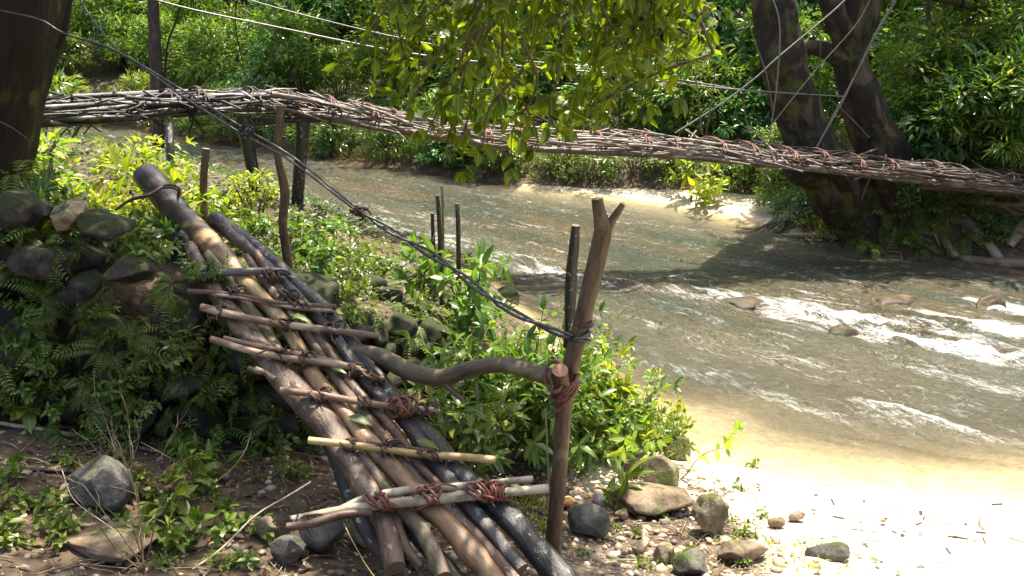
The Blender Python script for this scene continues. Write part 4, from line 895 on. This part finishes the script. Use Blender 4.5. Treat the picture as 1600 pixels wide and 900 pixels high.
mb = MB(); r_ = np.random.default_rng(6); c0 = W(884, 606, 3.22)
for k in range(6):
    c = c0+np.array((r_.normal()*.004-.006, -.015, (k-2.5)*.016)); ph = np.linspace(0, 6.2, 18); tl = r_.normal()*.025
    tube(mb, [c+np.array((math.cos(p)*.052, math.sin(p)*.05, math.cos(p)*(.018+tl))) for p in ph], .0058, 7, .02, .12, 30)
for k in range(2):
    ph = np.linspace(0, 6.2, 20); c = W(866, 590, 3.17)
    tube(mb, [c+np.array((math.cos(p)*.04, -.0+math.sin(p)*.03, math.sin(p)*.055+k*.008)) for p in ph], .005, 7, .02, .1, 30)
part(fp, 'lashing', mb, M_vine)
mb = MB(); c0 = W(912, 508, 3.28)
for k in range(3): ph = np.linspace(0, 6.2, 16); tube(mb, [c0+np.array((math.cos(p)*.038, math.sin(p)*.038, .007*k)) for p in ph], .0045, 6, .02, .1)
part(fp, 'collar', mb, M_vined)
# crooked rail
rl = [(545, 548, 3.75), (590, 556, 3.68), (640, 580, 3.58), (690, 590, 3.50), (740, 575, 3.42), (790, 570, 3.34), (835, 582, 3.25), (868, 590, 3.18)]
rw = [24, 28, 29, 30, 26, 26, 28, 28]
P = [W(*p) for p in rl]; t = thing('rail', 'crooked smooth branch used as a rail between the ramp and the forked post', 'branch', P[3]); mb = MB()
tube(mb, P, [w*np.linalg.norm(p-np.array((0, 0, H)))/F/2 for w, p in zip(rw, P)], 18, .02, .05, 8, cap=1, lump=.04); tube(mb, [W(688, 592, 3.49), W(705, 608, 3.44), (W(724, 626, 3.4))], [.022, .014, .010], 9, .02, .06, 20, cap=1)
part(t, 'branch', mb, [M_rail, M_cutd])
mb = MB(); tube(mb, [W(878, 618, 3.24), W(877, 600, 3.2), W(875, 578, 3.15)], [.034, .036, .034], 16, .02, .04, 12, cap=1); part(t, 'sawn_stub', mb, [M_logred, M_cut], 'fresh orange sawn end beside the post')
post([(888, 500, 5.1), (892, 450, 5.1), (897, 390, 5.1), (900, 352, 5.1)], [17, 17, 17, 14], M_logblack, 'dark rough stake just left of the forked post', 'stake', cat='stake', amp=.15)
post([(452, 445, 4.75), (449, 405, 4.75), (442, 350, 4.75), (445, 300, 4.75), (434, 240, 4.75), (437, 200, 4.75), (438, 165, 4.75)], [12, 14, 13, 14, 12, 12, 12], M_post, 'slim reddish brown post between the ramp and the bridge hump', cat='post')
post([(316, 345, 6.0), (318, 300, 6.0), (322, 232, 6.0)], [12, 11, 10], M_post, 'thin short stake right of the log end', 'stake', cat='stake')
post([(268, 330, 6.4), (267, 260, 6.4), (265, 195, 6.6)], [13, 12, 11], M_logblack, 'thin black stake under the left part of the bridge', 'stake', cat='stake')
post([(677, 375, 6.3), (676, 350, 6.3), (676, 333, 6.3)], [6, 6, 5], M_logblack, 'shortest thin black stake on the bank rim', 'stake', cat='stake')
post([(688, 378, 6.2), (686, 340, 6.2), (683, 305, 6.2)], [8, 7, 6], M_logblack, 'middle thin black stake on the bank rim', 'stake', cat='stake')
post([(690, 370, 6.3), (692, 330, 6.3), (690, 290, 6.3)], [4, 4, 3], M_twig, 'very thin twig standing among the rim stakes', 'stake', cat='stake')

# ------------------------------------------------------------------ stone wall left, rubble bank behind the ramp
def wall():
    t = thing('stone_wall', 'dark mossy dry stone wall overgrown with ferns at left', 'wall', (-2.4, 4.1, .9)); r_ = np.random.default_rng(9); n = 0
    for row in range(6):
        x = -3.9+r_.uniform(0, .2)
        while x < -.95 and n < 98:
            w = r_.uniform(.14, .27); base = gz(x, np.interp(x, WX, WY)-.35); top = float(np.interp(x, TX, TZ)); z = base+.08+row*.185
            if z > top+.05: x += 2*w; continue
            y = np.interp(x, WX, WY)-.14+row*.05
            if onramp(x, y, z): x += .12; continue
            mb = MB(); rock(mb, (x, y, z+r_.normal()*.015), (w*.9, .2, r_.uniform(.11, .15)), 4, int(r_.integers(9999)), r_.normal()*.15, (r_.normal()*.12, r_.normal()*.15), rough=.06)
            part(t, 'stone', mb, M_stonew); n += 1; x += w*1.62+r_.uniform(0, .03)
    for px, py, w, h_, lab, mt in [(35, 325, 80, 50, 'big rounded grey stone on top of the wall', M_stonew), (105, 340, 50, 40, 'orange tinted stone on top of the wall', M_stonet), (170, 350, 75, 38, None, M_stonew), (245, 385, 60, 45, None, M_stonew), (60, 410, 80, 50, None, M_stonew), (200, 420, 60, 40, None, M_stonew), (135, 445, 50, 30, None, M_stonew)]:
        p = W(px, py, 4.03 if py < 360 else 3.9); s = 4.3/F
        if onramp(*p): continue
        mb = MB(); rock(mb, p, (w*s*.55, .18, h_*s*.6), 4, px, 0, (0, r_.normal()*.2), rough=.06); part(t, 'stone', mb, mt, lab)
    t2 = thing('rubble_bank', 'rubble stone bank with moss and small plants behind the ramp', 'stone bank', (-.2, 5.2, .6))
    n = 0
    for px in range(440, 830, 42):
        for row in range(5):
            p0 = W(px+r_.uniform(-15, 15), 0, 1); X = (px-800)/F*5.6; y = float(np.interp(X, WX, WY))
            top = gz(X, y+.4); base = gz(X, y-.3); z = base+(top-base)*row/4+.0
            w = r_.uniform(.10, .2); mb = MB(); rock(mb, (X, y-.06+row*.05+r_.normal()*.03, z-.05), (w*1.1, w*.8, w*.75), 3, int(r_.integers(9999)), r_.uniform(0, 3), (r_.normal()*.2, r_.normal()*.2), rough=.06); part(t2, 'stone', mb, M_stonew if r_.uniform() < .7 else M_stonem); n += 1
    for px, py, w, h_, Y in [(618, 415, 52, 32, 5.3), (660, 440, 40, 40, 5.2), (560, 440, 70, 30, 5.1), (600, 460, 50, 30, 5.0), (475, 435, 40, 30, 4.75), (650, 480, 40, 28, 5.0), (690, 465, 34, 30, 5.1), (625, 500, 40, 30, 4.9), (560, 505, 42, 26, 4.7), (740, 440, 60, 20, 5.3), (672, 520, 46, 30, 4.8), (790, 460, 30, 25, 5.3)]:
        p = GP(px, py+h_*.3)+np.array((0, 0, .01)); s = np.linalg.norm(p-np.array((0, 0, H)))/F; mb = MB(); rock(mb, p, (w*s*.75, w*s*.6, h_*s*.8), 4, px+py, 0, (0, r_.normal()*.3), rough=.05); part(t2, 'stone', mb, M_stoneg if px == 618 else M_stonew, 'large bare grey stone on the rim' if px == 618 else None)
wall()

# ------------------------------------------------------------------ ferns and low plants on the wall
fp_ = [fern(51, 9, .24, droop=1.1), fern(52, 8, .2, droop=.8), fern(53, 11, .17, droop=1.2), fern(54, 7, .3, droop=1.0, pin=.045)]
sp_ = [leafy(55, .14, 7, .045, .5, M_fern, .022, .9, name='seedling', stemr=.002), leafy(56, .22, 6, .07, .4, M_shrub, .03, .9, name='seedling', stemr=.003)]
r_ = np.random.default_rng(15); n = 0
while n < 165:
    x = r_.uniform(-3.6, -.9); f = r_.uniform(0, 1); base = gz(x, np.interp(x, WX, WY)-.4); top = float(np.interp(x, TX, TZ)); z = base+(top-base)*f
    if f > .85 and r_.uniform() < .2: continue
    y = float(np.interp(x, WX, WY))-.34+f*.26; n += 1
    k = int(r_.integers(0, 4)); dup(fp_[k], (x, y, z), r_.uniform(0, 6.28), r_.uniform(.45, .85), 'small green fern growing out of the mossy stone wall', 'ferns on the mossy stone wall', (R(r_.uniform(25, 60)), 0))
n = 0
for k in range(70):
    p = GP(r_.uniform(0, 345), r_.uniform(325, 395))
    if p[2] > 1.0: dup(sp_[int(r_.integers(0, 2))], p, r_.uniform(0, 6.28), r_.uniform(.7, 1.3), 'small leafy seedling on top of the stone wall', 'seedlings on the wall top')
while n < 60:
    x = r_.uniform(-3.6, -.9); f = r_.uniform(0, 1); base = gz(x, np.interp(x, WX, WY)-.4); top = float(np.interp(x, TX, TZ)); z = base+(top-base)*f
    y = float(np.interp(x, WX, WY))-.33+f*.24; n += 1
    dup(sp_[int(r_.integers(0, 2))], (x, y, z), r_.uniform(0, 6.28), r_.uniform(.5, .85), 'tiny leafy seedling on the mossy stone wall', 'seedlings on the mossy stone wall', (R(r_.uniform(20, 60)), 0))
for k in range(150):   # rubble bank
    px = r_.uniform(425, 840); py = r_.uniform(395, 570); xr = np.interp(py, [395, 440, 507, 595], [430, 470, 548, 610])
    if px < xr: continue
    p = GP(px, py)
    if px > 690 and py > 470: continue
    if inwater(p[0], p[1]): continue
    if k % 3: dup(fp_[int(r_.integers(0, 4))], p, r_.uniform(0, 6.28), r_.uniform(.45, .85), 'small fern on the rubble bank behind the ramp', 'ferns on the rubble bank', (R(r_.uniform(0, 30)), 0))
    else: dup(sp_[0], p, r_.uniform(0, 6.28), r_.uniform(.8, 1.5), 'small leafy seedling on the rubble bank behind the ramp', 'seedlings on the rubble bank', (R(r_.uniform(0, 30)), 0))
for k in range(40):   # right bank by the tree
    px = r_.uniform(1340, 1600); py = r_.uniform(290, 385); p = W(px, py, 10.2); x, y = p[0], p[1]+r_.uniform(-.2, .6)
    dup(fp_[int(r_.integers(0, 4))], (x, y, gz(x, y)+r_.uniform(0, .15)), r_.uniform(0, 6.28), r_.uniform(1.2, 2.4), 'fern on the shaded root bank below the forked tree', 'ferns on the root bank', (R(r_.uniform(0, 40)), 0))
for k in range(14):   # under the ramp
    px = r_.uniform(330, 500); py = r_.uniform(560, 700); p = GP(px, py)
    dup(fp_[3], p, r_.uniform(0, 6.28), r_.uniform(.8, 1.2), 'dark fern in the shade left of the ramp', 'ferns beside the ramp')
for k in range(8):
    p = GP(r_.uniform(0, 320), r_.uniform(590, 640)); dup(fp_[1], p, r_.uniform(0, 6.28), .9, 'fern at the foot of the stone wall', 'ferns at the foot of the wall')
p = W(20, 250, 4.4); dup(fp_[3], (p[0], p[1], p[2]-.1), 1., 1.3, 'large drooping fern against the foot of the big left trunk', None)
for b in fp_+sp_: remove(b)
# terrace plants on top of the rubble bank
tb = [leafy(61, .35, 10, .085, .5, M_shrub, .035, .8, stemr=.003, side=.2), bush_mass(62, .3, .28, 16, 30, .065, .5, M_shrub, NEAR, stemr=.005), leafy(63, .5, 9, .09, .34, M_shrub, .04, .6, side=.2)]
for k, (px, py, Y, s) in enumerate([(400, 385, 6.0, 1.1), (440, 370, 6.2, 1.2), (485, 390, 6.0, 1.1), (530, 395, 6.0, 1.0), (575, 410, 5.9, .9), (420, 410, 5.4, .9), (500, 420, 5.5, .9), (545, 425, 5.6, .8), (370, 360, 6.4, 1.1), (590, 392, 6.4, .8), (350, 345, 6.8, 1.), (520, 380, 6.8, 1.)]):
    p = W(px, py, Y); dup(tb[k % 2], on(p[0], p[1]), r_.uniform(0, 6), s*.72, 'low leafy bush on the bank top behind the ramp', 'low bushes on the bank top')
# rim sapling
sp2 = leafy(64, .42, 8, .125, .36, M_shrub, .045, .9, side=.3, stemr=.008, start=.3, up=.2)
p = W(715, 405, 5.6); sp2.location = on(p[0], p[1]); sp2.scale = (1.25, 1.25, 1.45); sp2.name = 'sapling'; tag(sp2, 'young sapling with long drooping leaves on the bank rim by the thin stakes', 'sapling')
mb = MB(); q = on(p[0], p[1]); tube(mb, [q, tuple(W(716, 360, 5.6)), tuple(W(714, 318, 5.6))], [.02, .018, .014], 8, .04, .12, 8, cap=1); single('stump', mb, [M_logblack, M_cutd], 'dark cut stem standing inside the rim sapling', 'stump')
# ------------------------------------------------------------------ shrubs in the centre, by the post
cs = [leafy(71, .8, 8, .10, .38, M_shrub, .056, .5, side=.3, stemr=.006), leafy(72, .7, 6, .125, .40, M_shrub, .062, .6, side=.25, stemr=.006), leafy(73, .6, 7, .085, .5, M_yel, .042, .6, side=.3, stemr=.005)]
CL = [(700, 730, 1., 0), (745, 720, 1.05, 1), (790, 725, 1.1, 0), (830, 715, 1., 1), (760, 680, 1., 0), (815, 670, 1.05, 0), (715, 680, .7, 1), (675, 720, .5, 1), (870, 680, 1.0, 2), (905, 715, .85, 0), (940, 710, .8, 1), (920, 690, .95, 2), (965, 700, .75, 0), (985, 690, .75, 2), (1010, 715, .55, 0), (1000, 670, .6, 2), (960, 640, .6, 2), (1035, 690, .5, 2), (930, 610, .7, 0), (890, 745, .5, 1), (760, 620, .65, 0), (850, 640, .9, 0), (780, 640, .7, 2), (900, 640, .8, 0)]
for k, (px, py, s, i) in enumerate(CL):
    p = GP(px, py); dup(cs[i], p, r_.uniform(0, 6), s, 'leafy green riverside shrub between the ramp and the water', 'riverside shrubs by the forked post')
p = GP(1050, 745); a = leafy(74, .5, 4, .09, .45, M_yel, .05, 1.1, side=.4, stemr=.005, wig=.2, start=.35); a.location = p; a.name = 'shrub'; tag(a, 'sparse sunlit shrub leaning over the sandy shallows right of the post', 'shrub')
p = W(955, 470, 4.9); a = leafy(75, .5, 3, .12, .28, M_yel, .05, .5, stemr=.005, start=.5); a.location = on(p[0], p[1]); a.name = 'seedling'; a.scale = (1, 1, 1.3); tag(a, 'bright slender plant just right of the forked post top', 'plant')
p = GP(940, 775); a = leafy(76, .3, 3, .15, .33, M_fern, .06, 1.2, stemr=.004, start=.2); a.location = p; a.name = 'seedling'; tag(a, 'drooping long leaved plant over the pink stone', 'plant')
for b in cs+tb: remove(b)
# left foreground plants
lp = leafy(81, .22, 4, .10, .58, M_fern, .06, .9, stemr=.003, start=.3)
for k, (px, py, s, lab) in enumerate([(20, 655, 1.1, 'broad leaved seedling at the left edge by the white stick'), (75, 640, 1.2, 'yellow-green broad leaved plant at the foot of the wall'), (140, 660, .9, 'broad leaved seedling left of the dry twigs'), (110, 600, .8, 'small pale leaved seedling against the wall foot'),
                                      (20, 750, .6, 'tiny seedling above the grey boulder at the left edge'), (280, 790, 1.0, 'glossy leaved plant right of the grey boulder'), (320, 760, .9, 'glossy leaved plant near the ramp foot'), (300, 850, .8, 'low broad leaved plant at the bottom left'), (240, 855, .7, 'small plant at the foot of the dry twigs'),
                                      (15, 840, .6, 'seedling in the bottom left corner'), (345, 830, .6, 'small seedling left of the ramp foot'), (295, 730, .7, 'yellowish seedling behind the glossy plants')]):
    dup(lp, GP(px, py), r_.uniform(0, 6), s, lab)
for k in range(46):
    px = r_.uniform(0, 480); py = r_.uniform(650, 895); p = GP(px, py); dup(lp, p, r_.uniform(0, 6), r_.uniform(.22, .5), 'tiny seedling sprouting from the littered soil at lower left', 'seedlings on the littered soil')
for k in range(34):
    px = r_.uniform(880, 1190); py = r_.uniform(700, 890); p = GP(px, py); dup(lp, p, r_.uniform(0, 6), r_.uniform(.15, .36), 'tiny seedling among the stones right of the forked post', 'seedlings among the stones')
remove(lp)
# dry twiggy plants
def twiggy(px, py, h, n, seed, lab):
    p = GP(px, py); r_ = np.random.default_rng(seed); mb = MB()
    for k in range(n):
        d = nrm(np.array((r_.normal()*.35, r_.normal()*.25, 1))); l = h*r_.uniform(.5, 1.1); q = [p]
        for j in range(4): d = nrm(d+r_.normal(size=3)*.13); q.append(q[-1]+d*l/4)
        tube(mb, q, np.linspace(.0035, .0012, 5), 5, .04, .1)
        for j in range(5):
            i = int(r_.integers(1, 5)); dd = nrm(d+r_.normal(size=3)*.6); ll = l*r_.uniform(.1, .3); tube(mb, [q[i], q[i]+dd*ll*.5, q[i]+dd*ll+r_.normal(size=3)*.01], [.0018, .0014, .0008], 4, .05)
    single('dead_plant', mb, M_twig, lab, 'dead plant', base=p)
twiggy(225, 895, .62, 6, 1, 'tall dry bare twigs standing in the left foreground'); twiggy(205, 780, .5, 7, 2, 'dry bare twigs in front of the wall foot'); twiggy(185, 760, .35, 5, 3, 'short dead twigs above the grey boulder')
def stick(pts, r, mat, lab, lift=.01, name='stick'):
    P = [GP(a, b)+np.array((0, 0, lift)) for a, b in pts]; mb = MB(); tube(mb, P, r, 8, .03, .12, 14, cap=1, seed=pts[0][0]); single(name, mb, [mat, M_cutd], lab, 'stick')
stick([(-30, 664), (60, 678), (120, 688), (170, 693)], .012, M_barpale, 'long whitish stick on the ground at the left edge', .02)
stick([(170, 694), (215, 703), (260, 712)], .014, M_loggrey, 'dark wet stick continuing right of the whitish stick')
stick([(0, 740), (60, 738), (120, 742), (190, 735)], .01, M_logblack, 'black stick lying behind the grey boulder')
stick([(-20, 780), (20, 786), (60, 795), (110, 796)], .006, M_bar, 'thin brown stick left of the grey boulder')
stick([(270, 715), (340, 708), (400, 700)], .010, M_logblack, 'dark stick lying in the shade near the ramp')
stick([(0, 862), (20, 855)], .005, M_bar, 'tiny stick in the bottom left corner')
def arc(pts, r, mat, lab, name='twig'):
    mb = MB(); tube(mb, [W(*p) for p in pts], r, 6, .03, .1); single(name, mb, mat, lab, 'twig')
arc([(300, 890, 2.48), (345, 858, 2.65), (400, 805, 2.85), (450, 775, 2.95), (486, 753, 3.0)], .004, M_barpale, 'thin pale twig arching toward the ramp foot')
arc([(536, 815, 2.78), (548, 840, 2.72), (570, 880, 2.62), (588, 905, 2.55)], .0022, M_baryel, 'thin straw hanging from the lowest crossbar')
arc([(335, 755, 3.0), (365, 730, 3.02), (385, 700, 3.05), (392, 675, 3.08)], .0022, M_bar, 'fine bent twig left of the ramp')
arc([(97, 735, 2.95), (115, 780, 2.8), (160, 815, 2.7), (190, 835, 2.6)], .002, M_barpale, 'thin curved straw across the grey boulder')
arc([(855, 690, 3.3), (852, 640, 3.3), (857, 750, 3.28), (855, 800, 3.25)], .004, M_barpale, 'thin pale stem beside the lower part of the forked post')

# ------------------------------------------------------------------ boulders and stones
def boulder(px, py, w, h_, mat, lab, seed, tilt=(0, 0), rz=0, sub=4, d=.8, sink=.25, cuts=9, rough=.035, name='boulder', cat='boulder'):
    p = GP(px, py); s = np.linalg.norm(p-np.array((0, 0, H)))/F; mb = MB()
    rock(mb, (p[0], p[1]+w*s*.3, p[2]+h_*s*.5*(1-sink)), (w*s*.5, w*s*.5*d, h_*s*.56), sub, seed, rz, tilt, cuts, rough); single(name, mb, mat, lab, cat, base=p)
boulder(147, 805, 92, 78, M_stoneg, 'smooth grey boulder lying on the soil at left', 101, (0, .45), sub=5)
boulder(262, 685, 52, 46, M_stonet, 'pointed tan stone at the foot of the stone wall', 102, cuts=14)
boulder(502, 868, 85, 60, M_stoneg, 'grey stone under the lowest crossbar', 103)
boulder(572, 862, 60, 70, M_stonet, 'squarish tan stone propping up the left log', 104, cuts=16)
boulder(445, 890, 60, 40, M_stoneg, 'rounded grey stone in front of the tan pointed one', 105)
boulder(462, 875, 30, 45, M_stonet, 'small upright tan stone left of the ramp foot', 106)
boulder(416, 845, 35, 45, M_stonet, 'rough tan stone below the left end of the lowest crossbar', 112)
boulder(130, 890, 190, 20, M_slab, 'flat brown slab half buried in the bottom left foreground', 113, d=.5, sink=.8)
boulder(925, 850, 82, 55, M_stoneg, 'flat angular grey-green stone right of the forked post', 107, d=.6, cuts=14)
boulder(1025, 818, 165, 40, M_slab, 'broad brown layered slab on the shore', 108, d=.55, cuts=24, sink=.7, rough=.07)
boulder(1108, 838, 56, 62, M_stonem, 'rough mossy round boulder at the right of the slab', 109, rough=.14)
boulder(1040, 770, 75, 52, M_stonem, 'mossy dark boulder under the leaning shrub', 110, cuts=13)
boulder(985, 750, 42, 38, M_stoneg, 'small grey stone behind the slab', 111)
boulder(1062, 720, 60, 34, M_stonem, 'brown boulder at the water edge behind the mossy one', 114)
boulder(1002, 870, 30, 24, M_barpale and M_stonet, 'small pale stone in front of the slab', 115)
boulder(1040, 885, 42, 30, M_stonet, 'tan stone at the bottom in front of the slab', 116)
boulder(1085, 905, 60, 34, M_stoneg, 'grey-green flat stone at the bottom edge', 117)
boulder(1165, 890, 90, 30, M_slab, 'flat pinkish slab at the bottom edge right of centre', 118, d=.6, sink=.6)
boulder(888, 800, 26, 18, plain('orange_stone', (.42, .22, .09), .7, 0, .3, 20, .3), 'small orange stone beside the forked post', 119, sub=3)
boulder(973, 815, 22, 20, M_stonet, 'small tan stone between the post and the slab', 120, sub=3)
boulder(935, 792, 20, 26, M_pink, 'small pink stone under the drooping leaves', 121, sub=3)
boulder(1300, 883, 75, 24, M_stoneg, 'half buried grey rock on the sunlit sand at the bottom', 122, d=.5, sink=.5)
boulder(1215, 828, 26, 18, M_slab, 'left brown stone on the bright sand', 123, sub=3)
boulder(1247, 818, 28, 14, M_slab, 'right brown stone on the bright sand', 124, sub=3)
def wrock(px, py, w, h_, lab, seed):
    x, y = wg(px, py); s = math.hypot(math.hypot(x, y), H)/F; mb = MB(); rock(mb, (x, y, -.045), (w*s*.5, w*s*.36, h_*s*.85), 4, seed, .6, rough=.09, cuts=8); single('river_rock', mb, M_stonewet, lab, 'rock', base=(x, y, 0))
wrock(1165, 468, 90, 20, 'reddish wet rock breaking the rapids', 131); wrock(1548, 478, 48, 24, 'dark wet rock in the rapids near the right edge', 132); wrock(1318, 518, 60, 24, 'wet rock behind the big white rapid', 133)
wrock(1400, 470, 120, 14, 'low submerged rock in the rapids', 134); wrock(870, 426, 14, 8, 'tiny black rock in the foam', 135); wrock(1480, 500, 90, 14, 'low wet rock left of the right edge rapid', 136); wrock(1050, 445, 50, 10, 'small wet rock left of the reddish one', 137)
# ------------------------------------------------------------------ loose ground stuff
def scatter_ground(n, fn, seed):
    r_ = np.random.default_rng(seed); out = []
    while len(out) < n:
        x = r_.uniform(-3.4, 3.6, 4000); y = r_.uniform(1.8, 6.6, 4000); out += [(a, b) for a, b, k in zip(x, y, fn(x, y, r_)) if k]
    return np.array(out[:n]), r_
def dn(x, y): u = (x-y)*S2; return nsh(u)-(x+y)*S2
def gravel():
    fn = lambda x, y, r_: (dn(x, y) > .25) & (y < np.interp(x, WX, WY)-.15) & (r_.uniform(size=len(x)) < np.where(x > .1, 1, .28)*np.where((x > .7), np.clip(1.3-(x-.7)*1.1, .03, 1), 1)*np.where(dn(x, y) < 1, .35, 1))
    P, r_ = scatter_ground(5200, fn, 4); V0, F0 = ICO[1]; z = ter(P[:, 0], P[:, 1]); mb = MB(); n = len(P)
    s = (.005+.021*r_.uniform(size=n)**4)*np.where(P[:, 0] > 1.3, .6, 1); S = s[:, None]*r_.uniform(.6, 1.3, (n, 3))*np.array((1.2, 1.1, .75))
    V = V0[None]*(1+.22*r_.normal(size=(n, 12 if len(V0) == 12 else len(V0), 1)))*S[:, None]
    V = V+np.stack([P[:, 0], P[:, 1], z+s*.25], 1)[:, None]; Fa = (F0[None]+(np.arange(n)*len(V0))[:, None, None]).reshape(-1, 3); mb.add(V.reshape(-1, 3), Fa, 0)
    m, N, L, B, O = newmat('gravel'); g = N.new('ShaderNodeNewGeometry'); c = ramp(N, L, g.outputs['Random Per Island'], [(0, (.14, .12, .10)), (.3, (.34, .27, .19)), (.6, (.46, .36, .24)), (.85, (.40, .22, .12)), (1, (.6, .55, .48))])
    L.new(c, B.inputs['Base Color']); B.inputs['Roughness'].default_value = .7
    tag(ob('gravel', mb.mesh('gravel', m)), kind='stuff')
    fn = lambda x, y, r_: (dn(x, y) > .3) & (y < np.interp(x, WX, WY)+.1) & (r_.uniform(size=len(x)) < np.where(x < .3, 1, .12))
    P, r_ = scatter_ground(3400, fn, 5); z = ter(P[:, 0], P[:, 1]); n = len(P); mb = MB(); a = r_.uniform(0, 6.28, n); L_ = .015+.055*r_.uniform(size=n)**1.8
    leaves(mb, np.stack([P[:, 0], P[:, 1], z+.006+.012*r_.uniform(size=n)], 1), np.stack([np.cos(a), np.sin(a), r_.normal(size=n)*.25], 1), np.array((0, 0, 1.))+r_.normal(size=(n, 3))*.35, L_, L_*.5); tag(ob('leaf_litter', mb.mesh('leaf_litter', M_litter)), kind='stuff')
    fn = lambda x, y, r_: (dn(x, y) > .3) & (y < np.interp(x, WX, WY)+.1) & (r_.uniform(size=len(x)) < np.where(x < 1.15, 1, .05))
    P, r_ = scatter_ground(1300, fn, 6); mb = MB()
    for x, y in P:
        a = r_.uniform(0, 6.28); l = r_.uniform(.04, .22); q = [(x+math.cos(a)*l*k+r_.normal()*.008, y+math.sin(a)*l*k+r_.normal()*.008, gz(x+math.cos(a)*l*k, y+math.sin(a)*l*k)+.008+r_.uniform(0, .012)) for k in (-.5, 0, .5)]
        tube(mb, q, r_.uniform(.0012, .004), 4, .08)
    tag(ob('twig_litter', mb.mesh('twig_litter', M_twig)), kind='stuff')
    # driftwood bits on the bright sand
    fn = lambda x, y, r_: (dn(x, y) > .1) & (dn(x, y) < 1.7) & (x > 1.0)
    P, r_ = scatter_ground(34, fn, 8); mb = MB()
    for x, y in P:
        a = r_.uniform(0, 6.28); l = r_.uniform(.03, .10); q = [(x+math.cos(a)*l*k, y+math.sin(a)*l*k, gz(x+math.cos(a)*l*k, y+math.sin(a)*l*k)+.006) for k in (-.5, 0, .5)]; tube(mb, q, r_.uniform(.002, .007), 5, .08, .2)
    tag(ob('drift_twigs', mb.mesh('drift_twigs', M_logred)), kind='stuff')
gravel()
def cover():
    r_ = np.random.default_rng(12); mb = MB()
    # near bank top and far bank floor: low leaves nobody could count
    x = r_.uniform(-9, 1.2, 60000); y = r_.uniform(4.2, 13, 60000); d = dn(x, y); k = (d > .35) & (y > np.interp(x, WX, WY)-.02) & (r_.uniform(size=60000) < 1.3*np.clip(9/(y*y*.25+1), .1, 1)*2)
    x = x[k][:14000]; y = y[k][:14000]; n = len(x); z = ter(x, y); a = r_.uniform(0, 6.28, n); L_ = r_.uniform(.02, .06, n)*np.clip(y/5, .8, 1.8)
    leaves(mb, np.stack([x, y, z+r_.uniform(0, .12, n)], 1), np.stack([np.cos(a), np.sin(a), r_.uniform(-.1, .8, n)], 1), np.array((0, 0, 1.))+r_.normal(size=(n, 3))*.4, L_, L_*.5, FAR)
    tag(ob('ground_cover', mb.mesh('ground_cover', M_cover)), kind='stuff')
    mb = MB(); u = r_.uniform(-26, 3, 60000); d = r_.uniform(0, 9, 60000)**1.0; bw = np.interp(u, [-14, -12, -10, -6, -5, -4], [.0, .05, .3, .8, .25, .05]); k = d > bw+r_.uniform(0, .4, 60000); u = u[k][:26000]; d = d[k][:26000]; n = len(u); v = fsh(u)+d; x = (u+v)*S2; y = (v-u)*S2; z = ter(x, y)
    a = r_.uniform(0, 6.28, n); L_ = r_.uniform(.07, .17, n); leaves(mb, np.stack([x, y, z+r_.uniform(0, .3, n)], 1), np.stack([np.cos(a), np.sin(a), r_.uniform(-.1, 1.2, n)], 1), np.array((0, 0, 1.))+r_.normal(size=(n, 3))*.5, L_, L_*.4, FAR)
    tag(ob('undergrowth', mb.mesh('undergrowth', M_far)), kind='stuff')
    # bright moss/grass patch right of the ramp foot
    mb = MB(); P = np.array([GP(a, b) for a, b in zip(r_.uniform(785, 855, 260), r_.uniform(770, 845, 260))]); n = len(P); leaves(mb, P, np.stack([r_.normal(size=n)*.5, r_.normal(size=n)*.5, np.ones(n)], 1), r_.normal(size=(n, 3)), r_.uniform(.03, .07, n), .012, FAR)
    P = np.array([GP(a, b) for a, b in zip(r_.uniform(1190, 1330, 160), r_.uniform(845, 900, 160))]); n = len(P); leaves(mb, P, np.stack([r_.normal(size=n)*.7, r_.normal(size=n)*.7, np.ones(n)*.8], 1), r_.normal(size=(n, 3)), r_.uniform(.015, .05, n), .010, FAR)
    tag(ob('grass_tufts', mb.mesh('grass_tufts', M_yel)), kind='stuff')
    # dry grass fringe at the far shoreline
    mb = MB(); u = r_.uniform(-16, -4.5, 5000); bw = np.interp(u, [-14, -12, -10, -6, -5, -4], [.1, .3, 1.2, 1.6, .3, .05]); v = fsh(u)+bw+r_.uniform(-.1, .8, 5000); x = (u+v)*S2; y = (v-u)*S2; z = ter(x, y); n = 5000
    leaves(mb, np.stack([x, y, z], 1), np.stack([r_.normal(size=n)*.6, r_.normal(size=n)*.6, np.ones(n)*.8], 1), r_.normal(size=(n, 3)), r_.uniform(.1, .32, n), .014, FAR); tag(ob('dry_grass', mb.mesh('dry_grass', M_grass)), kind='stuff')
cover()
# cut leafy bough lying on the far sand
a = leafy(91, .9, 6, .17, .45, M_yel, .09, .8, side=.3, stemr=.01); p = W(1085, 325, 12.9); a.location = on(p[0], p[1]); a.name = 'leafy_bough'; tag(a, 'bright green leafy bough lying on the far sandy shore', 'branch')
